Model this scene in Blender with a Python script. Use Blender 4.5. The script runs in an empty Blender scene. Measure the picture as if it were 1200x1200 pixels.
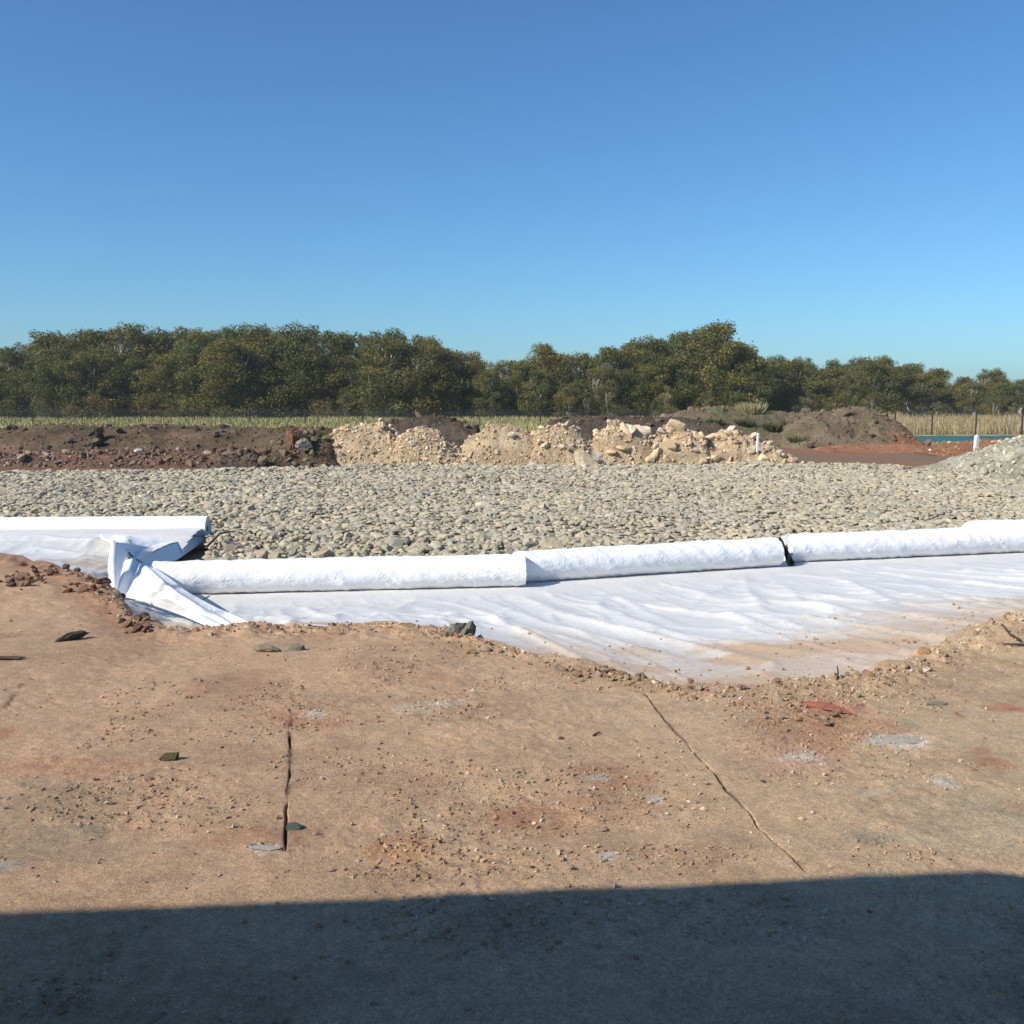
import bpy, math, random
import numpy as np
from mathutils import Vector

random.seed(7)
RNG = np.random.default_rng(11)
S = bpy.context.scene
COL = S.collection

# ------------------------------------------------------------------ camera, sky, sun, exposure
CAM_Z = 1.6
HAZE = 0.00045
FPX = 1167.0
PITCH = math.atan(135.0 / FPX)
cam_d = bpy.data.cameras.new("camera")
cam_d.sensor_width = 36.0
cam_d.lens = 35.0
cam_d.clip_start = 0.05
cam_d.clip_end = 6000
cam = bpy.data.objects.new("camera", cam_d)
cam.location = (0, 0, CAM_Z)
cam.rotation_euler = (math.pi / 2 - PITCH, 0, 0)
COL.objects.link(cam)
S.camera = cam

SUN_EL = math.radians(36)
SUN_VEC = Vector((-0.86, -0.51, 0)).normalized() * math.cos(SUN_EL)
SUN_VEC.z = math.sin(SUN_EL)
world = bpy.data.worlds.new("World")
S.world = world
world.use_nodes = True
wn, wl = world.node_tree.nodes, world.node_tree.links
bg = wn["Background"]
sky = wn.new("ShaderNodeTexSky")
sky.sky_type = 'NISHITA'
sky.sun_disc = False
sky.sun_elevation = SUN_EL
sky.sun_rotation = math.atan2(SUN_VEC.x, SUN_VEC.y)
sky.air_density = 1.0
sky.dust_density = 0.5
sky.ozone_density = 1.0
sky.altitude = 0
tint = wn.new("ShaderNodeMix"); tint.data_type = 'RGBA'; tint.blend_type = 'MULTIPLY'
tint.inputs[0].default_value = 1.0; tint.inputs[7].default_value = (0.58, 1.00, 1.42, 1)
wl.new(sky.outputs[0], tint.inputs[6]); wl.new(tint.outputs[2], bg.inputs[0])
bg.inputs[1].default_value = 0.08
sun_d = bpy.data.lights.new("sun", 'SUN')
sun_d.energy = 4.8
sun_d.angle = math.radians(0.53)
sun_d.color = (1.0, 0.93, 0.81)
sun = bpy.data.objects.new("sun", sun_d)
sun.rotation_euler = SUN_VEC.to_track_quat('Z', 'Y').to_euler()
COL.objects.link(sun)
S.view_settings.view_transform = 'Standard'
S.view_settings.look = 'None'
S.view_settings.exposure = 0.28
S.view_settings.gamma = 1.0
S.view_settings.use_curve_mapping = False

# ------------------------------------------------------------------ numeric helpers
cp, sp = math.cos(PITCH), math.sin(PITCH)

def ray(px, py):
    a = (px - 600) / FPX
    b = (600 - py) / FPX
    return a, cp + b * sp, -sp + b * cp

def at_z(px, py, z):
    dx, dy, dz = ray(px, py)
    t = (z - CAM_Z) / dz
    return dx * t, dy * t

def at_y(px, py, Y):
    dx, dy, dz = ray(px, py)
    t = Y / dy
    return (dx * t, Y, CAM_Z + dz * t)

def _h(ix, iy, iz, seed):
    n = (ix.astype(np.int64) * 374761393 + iy.astype(np.int64) * 668265263
         + iz.astype(np.int64) * 2147483647 + seed * 1274126177) & 0xFFFFFFFF
    n = ((n ^ (n >> 13)) * 1274126177) & 0xFFFFFFFF
    n = ((n ^ (n >> 16)) * 2246822519) & 0xFFFFFFFF
    n = n ^ (n >> 15)
    return (n & 0xFFFFFF) / float(0xFFFFFF)

def noise2(x, y, seed=0):
    x = np.asarray(x, float); y = np.asarray(y, float)
    ix = np.floor(x); iy = np.floor(y)
    fx = x - ix; fy = y - iy
    fx = fx * fx * (3 - 2 * fx); fy = fy * fy * (3 - 2 * fy)
    z = np.zeros_like(ix)
    a = _h(ix, iy, z, seed); b = _h(ix + 1, iy, z, seed)
    c = _h(ix, iy + 1, z, seed); d = _h(ix + 1, iy + 1, z, seed)
    return (a + (b - a) * fx) * (1 - fy) + (c + (d - c) * fx) * fy

def noise3(x, y, z, seed=0):
    ix = np.floor(x); iy = np.floor(y); iz = np.floor(z)
    fx = x - ix; fy = y - iy; fz = z - iz
    fx = fx * fx * (3 - 2 * fx); fy = fy * fy * (3 - 2 * fy); fz = fz * fz * (3 - 2 * fz)
    r = 0
    for k in (0, 1):
        a = _h(ix, iy, iz + k, seed); b = _h(ix + 1, iy, iz + k, seed)
        c = _h(ix, iy + 1, iz + k, seed); d = _h(ix + 1, iy + 1, iz + k, seed)
        v = (a + (b - a) * fx) * (1 - fy) + (c + (d - c) * fx) * fy
        r = r + v * (fz if k else 1 - fz)
    return r

def fbm(x, y, seed=0, octaves=4, gain=0.5):
    r = 0; a = 1.0; t = 0
    for o in range(octaves):
        r = r + a * noise2(x * 2 ** o, y * 2 ** o, seed + o * 17)
        t += a; a *= gain
    return r / t - 0.5          # about -0.5 .. 0.5

def sstep(a, b, x):
    t = np.clip((x - a) / (b - a), 0, 1)
    return t * t * (3 - 2 * t)

def seg_dist(X, Y, pts):
    """distance to polyline, and parameter 0..1 along it"""
    best = np.full(np.shape(X), 1e9); par = np.zeros(np.shape(X))
    n = len(pts) - 1
    for i in range(n):
        x0, y0 = pts[i]; x1, y1 = pts[i + 1]
        dx, dy = x1 - x0, y1 - y0
        L = dx * dx + dy * dy + 1e-12
        t = np.clip(((X - x0) * dx + (Y - y0) * dy) / L, 0, 1)
        d = np.hypot(X - x0 - t * dx, Y - y0 - t * dy)
        m = d < best
        best = np.where(m, d, best); par = np.where(m, (i + t) / n, par)
    return best, par

# ------------------------------------------------------------------ mesh / object helpers
def mk_mesh(name, V, F, cols=None, smooth=False, mat=None):
    """V (n,3); F (m,k) array; cols (n,3) linear"""
    V = np.asarray(V, np.float32); F = np.asarray(F, np.int32)
    me = bpy.data.meshes.new(name)
    me.vertices.add(len(V)); me.vertices.foreach_set("co", V.ravel())
    k = F.shape[1]
    me.loops.add(F.size); me.loops.foreach_set("vertex_index", F.ravel())
    me.polygons.add(len(F))
    me.polygons.foreach_set("loop_start", np.arange(0, F.size, k, dtype=np.int32))
    me.polygons.foreach_set("use_smooth", np.full(len(F), smooth, dtype=bool))
    if cols is not None:
        at = me.attributes.new("Col", 'FLOAT_COLOR', 'POINT')
        c = np.ones((len(V), 4), np.float32); c[:, :3] = cols
        at.data.foreach_set("color", c.ravel())
    me.update(calc_edges=True)
    me.validate()
    if mat: me.materials.append(mat)
    return me

def link(name, me, parent=None, loc=None):
    o = bpy.data.objects.new(name, me)
    COL.objects.link(o)
    if parent: o.parent = parent
    if loc is not None: o.location = loc
    return o

def empty(name, loc, rz=0):
    o = bpy.data.objects.new(name, None)
    o.location = loc; o.rotation_euler = (0, 0, rz)
    o.empty_display_size = 0.3
    COL.objects.link(o)
    return o

def tag(o, label=None, cat=None, group=None, kind=None):
    if label: o["label"] = label
    if cat: o["category"] = cat
    if group: o["group"] = group
    if kind: o["kind"] = kind
    return o

def grid_faces(nr, nc, wrap=False):
    i = np.arange(nr - 1)[:, None]
    j = np.arange(nc if wrap else nc - 1)[None, :]
    j2 = (j + 1) % nc
    a = i * nc + j; b = i * nc + j2; c = (i + 1) * nc + j2; d = (i + 1) * nc + j
    return np.stack([a, b, c, d], -1).reshape(-1, 4)

def tube(path, radii, n=8):
    """returns V,F of a tube along path"""
    P = np.asarray(path, float); m = len(P)
    T = np.gradient(P, axis=0); T /= np.linalg.norm(T, axis=1)[:, None] + 1e-9
    ref = np.array([0, 0, 1.0]) if abs(T[0, 2]) < 0.8 else np.array([1.0, 0, 0])
    A = np.cross(T, ref); A /= np.linalg.norm(A, axis=1)[:, None] + 1e-9
    B = np.cross(T, A)
    th = np.linspace(0, 2 * np.pi, n, endpoint=False)
    R = np.asarray(radii, float)
    V = P[:, None] + R[:, None, None] * (np.cos(th)[None, :, None] * A[:, None] + np.sin(th)[None, :, None] * B[:, None])
    V = V.reshape(-1, 3)
    F = grid_faces(m, n, True)
    c0 = len(V)
    V = np.vstack([V, P[0], P[-1]])
    j = np.arange(n)
    cap1 = np.stack([np.full(n, c0), (j + 1) % n, j, j], -1)
    cap2 = np.stack([np.full(n, c0 + 1), (m - 1) * n + j, (m - 1) * n + (j + 1) % n, (m - 1) * n + (j + 1) % n], -1)
    return V, np.vstack([F, tri4(cap1), tri4(cap2)])

def tri4(a):
    # degenerate quads are avoided by callers converting to triangles
    return a

def quads_to_tris(F):
    t1 = F[:, [0, 1, 2]]; t2 = F[:, [0, 2, 3]]
    bad = (F[:, 2] == F[:, 3])
    return np.vstack([t1, t2[~bad]])

def join(parts):
    Vs, Fs, n = [], [], 0
    for V, F in parts:
        F = quads_to_tris(F) if F.shape[1] == 4 else F
        Vs.append(V); Fs.append(F + n); n += len(V)
    return np.vstack(Vs), np.vstack(Fs)

def box(x0, x1, y0, y1, z0, z1):
    V = np.array([(x, y, z) for z in (z0, z1) for y in (y0, y1) for x in (x0, x1)], float)
    F = np.array([(0, 2, 3, 1), (4, 5, 7, 6), (0, 1, 5, 4), (2, 6, 7, 3), (0, 4, 6, 2), (1, 3, 7, 5)])
    return V, F

def ico(sub=0):
    t = (1 + 5 ** .5) / 2
    V = [(-1, t, 0), (1, t, 0), (-1, -t, 0), (1, -t, 0), (0, -1, t), (0, 1, t), (0, -1, -t), (0, 1, -t),
         (t, 0, -1), (t, 0, 1), (-t, 0, -1), (-t, 0, 1)]
    F = [(0, 11, 5), (0, 5, 1), (0, 1, 7), (0, 7, 10), (0, 10, 11), (1, 5, 9), (5, 11, 4), (11, 10, 2), (10, 7, 6),
         (7, 1, 8), (3, 9, 4), (3, 4, 2), (3, 2, 6), (3, 6, 8), (3, 8, 9), (4, 9, 5), (2, 4, 11), (6, 2, 10), (8, 6, 7), (9, 8, 1)]
    V = [np.array(v, float) / np.linalg.norm(v) for v in V]
    for _ in range(sub):
        mid = {}; NF = []
        def m(a, b):
            k = (min(a, b), max(a, b))
            if k not in mid:
                v = V[a] + V[b]; V.append(v / np.linalg.norm(v)); mid[k] = len(V) - 1
            return mid[k]
        for a, b, c in F:
            ab, bc, ca = m(a, b), m(b, c), m(c, a)
            NF += [(a, ab, ca), (b, bc, ab), (c, ca, bc), (ab, bc, ca)]
        F = NF
    return np.array(V), np.array(F)

def rock_base(sub, seed, cuts=9, blocky=0.30):
    """angular stone: sphere cut by random planes"""
    r = np.random.default_rng(seed)
    if sub < 0:
        V = np.array([(1, 0, 0), (-1, 0, 0), (0, 1, 0), (0, -1, 0), (0, 0, 1), (0, 0, -1)], float)
        F = np.array([(0, 2, 4), (2, 1, 4), (1, 3, 4), (3, 0, 4), (2, 0, 5), (1, 2, 5), (3, 1, 5), (0, 3, 5)])
        V = V * r.uniform(.75, 1.2, (6, 1)) + .15 * r.standard_normal((6, 3))
        return V, F
    V, F = ico(sub)
    V = V * (1 + 0.10 * r.standard_normal((len(V), 1)))
    for _ in range(cuts):
        n = r.standard_normal(3); n /= np.linalg.norm(n)
        d = 0.48 + blocky * r.random()
        s = V @ n
        V = V - np.maximum(s - d, 0)[:, None] * n[None]
    V += 0.03 * r.standard_normal(V.shape)
    return V, F

def rot_mats(n, tilt=0.5, rng=RNG):
    a = rng.random(n) * 2 * np.pi
    bx = rng.normal(0, tilt, n); by = rng.normal(0, tilt, n)
    ca, sa = np.cos(a), np.sin(a)
    Z = np.zeros(n); O = np.ones(n)
    Rz = np.stack([ca, -sa, Z, sa, ca, Z, Z, Z, O], -1).reshape(n, 3, 3)
    Rx = np.stack([O, Z, Z, Z, np.cos(bx), -np.sin(bx), Z, np.sin(bx), np.cos(bx)], -1).reshape(n, 3, 3)
    Ry = np.stack([np.cos(by), Z, np.sin(by), Z, O, Z, -np.sin(by), Z, np.cos(by)], -1).reshape(n, 3, 3)
    return Rx @ Ry @ Rz

def scatter(P, size, cols, sub=1, nvar=8, squash=(0.45, 0.8), tilt=0.35, seed=3, cuts=9):
    """joined stones. P (n,3) size (n,) cols (n,3)"""
    r = np.random.default_rng(seed)
    Vs, Fs, Cs, off = [], [], [], 0
    which = r.integers(0, nvar, len(P))
    for v in range(nvar):
        idx = np.where(which == v)[0]
        if not len(idx): continue
        bV, bF = rock_base(sub, seed * 100 + v, cuts)
        n = len(idx)
        sc = np.stack([0.8 + 0.5 * r.random(n), 0.65 + 0.4 * r.random(n), squash[0] + (squash[1] - squash[0]) * r.random(n)], -1)
        L = bV[None] * sc[:, None] * (size[idx] * 0.5)[:, None, None]
        L = np.einsum('nij,nvj->nvi', rot_mats(n, tilt, r), L)
        L = L + P[idx][:, None]
        Vs.append(L.reshape(-1, 3))
        Fs.append((bF[None] + (np.arange(n) * len(bV))[:, None, None] + off).reshape(-1, 3))
        Cs.append(np.repeat(cols[idx], len(bV), 0))
        off += n * len(bV)
    return np.vstack(Vs), np.vstack(Fs), np.vstack(Cs)

# ------------------------------------------------------------------ materials
def new_mat(name):
    m = bpy.data.materials.new(name); m.use_nodes = True
    nt = m.node_tree
    return m, nt, nt.nodes, nt.links, nt.nodes["Principled BSDF"]

def mixrgb(nt, blend, fac, a=None, b=None):
    n = nt.nodes.new("ShaderNodeMix"); n.data_type = 'RGBA'; n.blend_type = blend
    if isinstance(fac, (int, float)): n.inputs[0].default_value = fac
    else: nt.links.new(fac, n.inputs[0])
    for i, v in ((6, a), (7, b)):
        if v is None: continue
        if isinstance(v, tuple): n.inputs[i].default_value = (*v, 1)
        else: nt.links.new(v, n.inputs[i])
    return n.outputs[2]

def coltex(nt, scale, detail=6, rough=0.6, dist=0.0):
    c = nt.nodes.new("ShaderNodeTexCoord")
    n = nt.nodes.new("ShaderNodeTexNoise")
    n.inputs["Scale"].default_value = scale; n.inputs["Detail"].default_value = detail
    n.inputs["Roughness"].default_value = rough; n.inputs["Distortion"].default_value = dist
    nt.links.new(c.outputs["Object"], n.inputs["Vector"])
    return n

def ramp(nt, src, stops):
    r = nt.nodes.new("ShaderNodeValToRGB")
    e = r.color_ramp.elements
    while len(e) < len(stops): e.new(0.5)
    for el, (p, c) in zip(e, stops):
        el.position = p; el.color = (*c, 1)
    nt.links.new(src, r.inputs[0])
    return r.outputs[0]

def earth_mat(name, scales=((3, .35), (25, .45)), bump=((40, .02),), rough=0.95, rand=0.0):
    m, nt, N, L, b = new_mat(name)
    a = N.new("ShaderNodeAttribute"); a.attribute_name = "Col"
    col = a.outputs["Color"]
    for s, amt in scales:
        n = coltex(nt, s, 8, 0.65)
        g = ramp(nt, n.outputs["Fac"], [(0.25, (1 - amt,) * 3), (0.75, (1 + amt,) * 3)])
        col = mixrgb(nt, 'MULTIPLY', 1.0, col, g)
    if rand:
        oi = N.new("ShaderNodeObjectInfo")
        g = ramp(nt, oi.outputs["Random"], [(0, (1 - rand, 1 - rand, 1 - rand)), (1, (1 + rand,) * 3)])
        col = mixrgb(nt, 'MULTIPLY', 1.0, col, g)
    L.new(col, b.inputs["Base Color"])
    b.inputs["Roughness"].default_value = rough
    b.inputs["Specular IOR Level"].default_value = 0.15
    prev = None
    for s, d in bump:
        n = coltex(nt, s, 8, 0.7)
        bn = N.new("ShaderNodeBump"); bn.inputs["Strength"].default_value = 1.0
        bn.inputs["Distance"].default_value = d
        L.new(n.outputs["Fac"], bn.inputs["Height"])
        if prev: L.new(prev, bn.inputs["Normal"])
        prev = bn.outputs[0]
    if prev: L.new(prev, b.inputs["Normal"])
    return m

def plain_mat(name, col, rough=0.8, scale=20, amt=0.15, metallic=0, bump=0.0, spec=0.3):
    m, nt, N, L, b = new_mat(name)
    n = coltex(nt, scale, 6, 0.6)
    lo = tuple(c * (1 - amt) for c in col); hi = tuple(min(1, c * (1 + amt)) for c in col)
    L.new(ramp(nt, n.outputs["Fac"], [(0.3, lo), (0.7, hi)]), b.inputs["Base Color"])
    b.inputs["Roughness"].default_value = rough
    b.inputs["Metallic"].default_value = metallic
    b.inputs["Specular IOR Level"].default_value = spec
    if bump:
        bn = N.new("ShaderNodeBump"); bn.inputs["Distance"].default_value = bump
        L.new(n.outputs["Fac"], bn.inputs["Height"]); L.new(bn.outputs[0], b.inputs["Normal"])
    return m

def leaf_mat(name):
    m, nt, N, L, b = new_mat(name)
    a = N.new("ShaderNodeAttribute"); a.attribute_name = "Col"
    oi = N.new("ShaderNodeObjectInfo")
    tint = ramp(nt, oi.outputs["Random"], [(0, (0.72, 0.85, 0.80)), (0.35, (1.05, 1.02, 0.9)), (0.7, (0.85, 1.0, 1.0)), (1, (1.25, 1.10, 0.80))])
    col = mixrgb(nt, 'MULTIPLY', 1.0, a.outputs["Color"], tint)
    L.new(col, b.inputs["Base Color"])
    b.inputs["Roughness"].default_value = 0.6
    b.inputs["Specular IOR Level"].default_value = 0.25
    tr = N.new("ShaderNodeBsdfTranslucent"); L.new(col, tr.inputs[0])
    mx = N.new("ShaderNodeMixShader"); mx.inputs[0].default_value = 0.35
    L.new(b.outputs[0], mx.inputs[1]); L.new(tr.outputs[0], mx.inputs[2])
    L.new(mx.outputs[0], N["Material Output"].inputs[0])
    return m

SHADES = ((0.58, 0.57, 0.55), (0.66, 0.65, 0.63))
def fabric_mat(name, use_dirt=True):
    m, nt, N, L, b = new_mat(name)
    n1 = coltex(nt, 2.5, 5, 0.6)
    col = ramp(nt, n1.outputs["Fac"], [(0.3, SHADES[0]), (0.7, SHADES[1])] if use_dirt else [(0.3, (.83, .83, .83)), (0.7, (.85, .85, .85))])
    if use_dirt:
        a = N.new("ShaderNodeAttribute"); a.attribute_name = "Col"   # red channel: how much soil lies on the cloth
        sep = N.new("ShaderNodeSeparateColor"); L.new(a.outputs["Color"], sep.inputs[0])
        n2 = coltex(nt, 9, 8, 0.7)
        ad = N.new("ShaderNodeMath"); ad.operation = 'MULTIPLY_ADD'
        L.new(n2.outputs["Fac"], ad.inputs[0]); ad.inputs[1].default_value = 0.9; ad.inputs[2].default_value = -0.45
        s2 = N.new("ShaderNodeMath"); s2.operation = 'ADD'
        L.new(sep.outputs[0], s2.inputs[0]); L.new(ad.outputs[0], s2.inputs[1])
        mr = N.new("ShaderNodeMapRange"); mr.inputs[1].default_value = 0.12; mr.inputs[2].default_value = 0.75
        mr.inputs[3].default_value = 0; mr.inputs[4].default_value = 0.96
        L.new(s2.outputs[0], mr.inputs[0])
        n3 = coltex(nt, 30, 6, 0.7)
        dirt = ramp(nt, n3.outputs["Fac"], [(0.3, (0.42, 0.27, 0.15)), (0.7, (0.55, 0.40, 0.26))])
        col = mixrgb(nt, 'MIX', mr.outputs[0], col, dirt)
    L.new(col, b.inputs["Base Color"])
    b.inputs["Roughness"].default_value = 0.75
    b.inputs["Specular IOR Level"].default_value = 0.25
    b.inputs["Sheen Weight"].default_value = 0.1
    n4 = coltex(nt, 120, 3, 0.6); n5 = coltex(nt, 14, 5, 0.6, 0.6)
    b1 = N.new("ShaderNodeBump"); b1.inputs["Distance"].default_value = 0.0015; L.new(n4.outputs["Fac"], b1.inputs["Height"])
    b2 = N.new("ShaderNodeBump"); b2.inputs["Distance"].default_value = 0.011; L.new(n5.outputs["Fac"], b2.inputs["Height"])
    L.new(b1.outputs[0], b2.inputs["Normal"]); L.new(b2.outputs[0], b.inputs["Normal"])
    return m

M_SOIL = earth_mat("bare_soil", ((4, .10), (16, .16), (60, .30), (150, .42), (300, .40)), ((30, .004), (90, .007), (220, .006)))
M_ROCK = earth_mat("crushed_rock", ((8, .18), (60, .22)), ((35, .01),), 0.9)
M_HEAP = earth_mat("dumped_earth", ((1.2, .22), (7, .28), (30, .25)), ((5, .10), (22, .04)))
M_LEAF = leaf_mat("eucalypt_leaves")
M_BARK = plain_mat("pale_bark", (0.40, 0.36, 0.30), 0.9, 6, 0.35, bump=0.02)
M_FAB = fabric_mat("soiled_geotextile", True)
M_ROLL = fabric_mat("clean_geotextile", False)
M_GRASS = earth_mat("grass_blades", ((0.3, .25),), (), 0.8)
M_WIRE = plain_mat("galvanised_wire", (0.07, 0.08, 0.085), 0.6, 10, 0.1, 0.3)
M_POST = plain_mat("dark_steel_post", (0.045, 0.035, 0.03), 0.7, 10, 0.3)
M_STAKE = plain_mat("white_painted_timber", (0.80, 0.80, 0.78), 0.6, 15, 0.05)
M_CORE = plain_mat("cardboard_core", (0.10, 0.075, 0.055), 0.85, 30, 0.2)
M_TWIG = plain_mat("dead_wood", (0.06, 0.045, 0.035), 0.9, 40, 0.3)

# ------------------------------------------------------------------ plan of the ground
FLOOR = -0.74
edge_px = [(0, 652), (60, 665), (100, 683), (135, 702), (165, 731), (200, 739), (300, 739), (400, 736), (480, 736),
           (540, 748), (600, 765), (700, 789), (800, 809), (890, 816), (960, 806), (1010, 798), (1060, 782), (1100, 766),
           (1150, 746), (1200, 733)]
EX, EY = [-30, -9], [12.0, 11.2]
for p in edge_px:
    x, y = at_z(p[0], p[1], -0.03); EX.append(x); EY.append(y)
EX += [5.5, 12, 40]; EY += [7.6, 9.0, 12]
def edge(X): return np.interp(X, EX, EY)
rl = [at_z(180, 699, FLOOR), at_z(613, 688, FLOOR), at_z(910, 663, FLOOR), at_z(1190, 648, FLOOR)]
LX = [-40, -5.6, -4.9, rl[0][0] - .1] + [p[0] for p in rl] + [14, 40]
LY = [15.5, 15.5, 14.0, rl[0][1] + .1] + [p[1] for p in rl] + [17.0, 22]
def rline(X): return np.interp(X, LX, LY)
def rampz(X, Y):
    """surface the cloth lies on, between the bank and the rolls"""
    e = edge(X); l = rline(X)
    t = np.clip((Y - e) / (l - 0.8 - e), 0, 1)
    return -0.10 + (FLOOR + 0.10) * (t ** 0.9)

def front(X):   # where the crushed rock begins
    return np.where(X < -5.0, 16.35, np.where(X < -4.15, -X * 3.22, rline(X) + 0.42))
FARX = [-60, -15, -8, -4, 0, 5, 9, 11.5, 13.0, 15.0, 40]
FARY = [28.5, 28.8, 30.2, 31.5, 32, 32.3, 32.5, 32.0, 29.5, 27.0, 24.0]
def far(X): return np.interp(X, FARX, FARY)

crack1 = [at_z(*p, 0) for p in [(341, 832), (339, 870), (341, 900), (337, 930), (336, 965), (333, 1005)]]
crack2 = [at_z(*p, 0) for p in [(752, 806), (768, 830), (790, 856), (812, 880), (836, 905), (850, 925), (878, 950), (905, 985), (928, 1005), (948, 1028)]]
crack3 = [at_z(*p, 0) for p in [(0, 840), (14, 818), (28, 800)]]
pond = (20.8, 62.0, 51.8, 60.2)

def ground_z(X, Y):
    e = edge(X) + 0.16 * fbm(X * 2.2, Y * 2.2, 5, 4) * 2 + .14 * fbm(X * 9, Y * 9, 6, 3)
    s = Y - e
    # bank
    top = 0.05 * fbm(X * .5, Y * .5, 1, 3) + 0.035 * fbm(X * 1.7, Y * 1.7, 2, 4) + 0.014 * fbm(X * 6, Y * 6, 3, 4, .5)
    rough = sstep(0.42, 0.62, fbm(X * 1.3 + 9, Y * 1.3, 8, 4) + 0.5)
    top = top + (0.003 + 0.014 * rough) * fbm(X * 24, Y * 24, 4, 4, .6)
    # rubbly lip along the cloth
    lip = np.exp(-((s + 0.16) / 0.2) ** 2)
    lip = lip * (1 - .8 * np.exp(-((X - 1.1) / 1.1) ** 2))
    top = top + lip * (0.02 + 0.07 * fbm(X * 5, Y * 5, 31, 4) + 0.05 * fbm(X * 16, Y * 16, 33, 3))
    # rise at the left edge and the hump at the right
    top = top + 0.05 * np.exp(-(((X + 4.2) / 1.6) ** 2 + ((Y - 8.6) / .9) ** 2))
    top = top + 0.10 * np.exp(-(((X - 3.9) / .7) ** 2 + ((Y - 6.7) / .7) ** 2))
    # tyre marks and shallow ridges
    top = top - 0.010 * np.exp(-((Y - 3.55 - .10 * X + .05 * np.sin(X * 2)) / .10) ** 2)
    for cr, w, d in ((crack1, .0036, .035), (crack2, .0032, .030), (crack3, .004, .012)):
        dd, pp = seg_dist(X + 0.022 * fbm(X * 10, Y * 10, 77, 4), Y + 0.03 * fbm(X * 10 + 5, Y * 10, 78, 4), cr)
        gate = 0.05 + 0.75 * sstep(0.40, 0.56, noise2(X * 6, Y * 6, 91)); gate = gate * sstep(0, .12, pp) * sstep(1, .9, pp); w = w * (.6 + 1.1 * noise2(X * 9, Y * 9, 92))
        top = top - d * gate * np.exp(-(dd / w) ** 2) 
    low = rampz(X, Y) - 0.09
    z = top + (low - top) * sstep(0.0, 0.34, s)
    # beyond the rolls
    fr = front(X); fa = far(X)
    base = -0.66
    inpad = sstep(0, 0.5, Y - fr)
    z = np.where(Y > fr - 0.0, z + (base - 0.02 - z) * inpad, z)
    out = sstep(-0.4, 1.2, Y - fa)
    wild = base - 0.05 + 0.10 * fbm(X * .25, Y * .25, 41, 5)
    wild = wild + .38 * sstep(56, 84, Y) * sstep(22, 12, X) + .15 * sstep(62, 90, Y) * sstep(12, 22, X)
    z = z + (wild - z) * out
    # pond basin
    px = np.minimum(X - pond[0], pond[1] - X); py = np.minimum(Y - pond[2], pond[3] - Y)
    z = z - 0.7 * sstep(-.3, .5, np.minimum(px, py))
    return z

def blob(X, Y, px, py, rx, ry, zz=0.0, seed=0, ns=5.0):
    """soft patch with ragged outline, given by where it lies"""
    cx, cy = at_z(px, py, zz)
    x1, _ = at_z(px + rx, py, zz); _, y1 = at_z(px, py - ry, zz)
    a = x1 - cx; b = y1 - cy
    d = np.sqrt(((X - cx) / a) ** 2 + ((Y - cy) / b) ** 2)
    d = d + 1.3 * fbm(X * ns, Y * ns, 200 + seed, 4)
    return sstep(1.15, 0.55, d)

def lerp3(C, m, c):
    return C + (np.array(c)[None, :] - C) * m[:, None]

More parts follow.
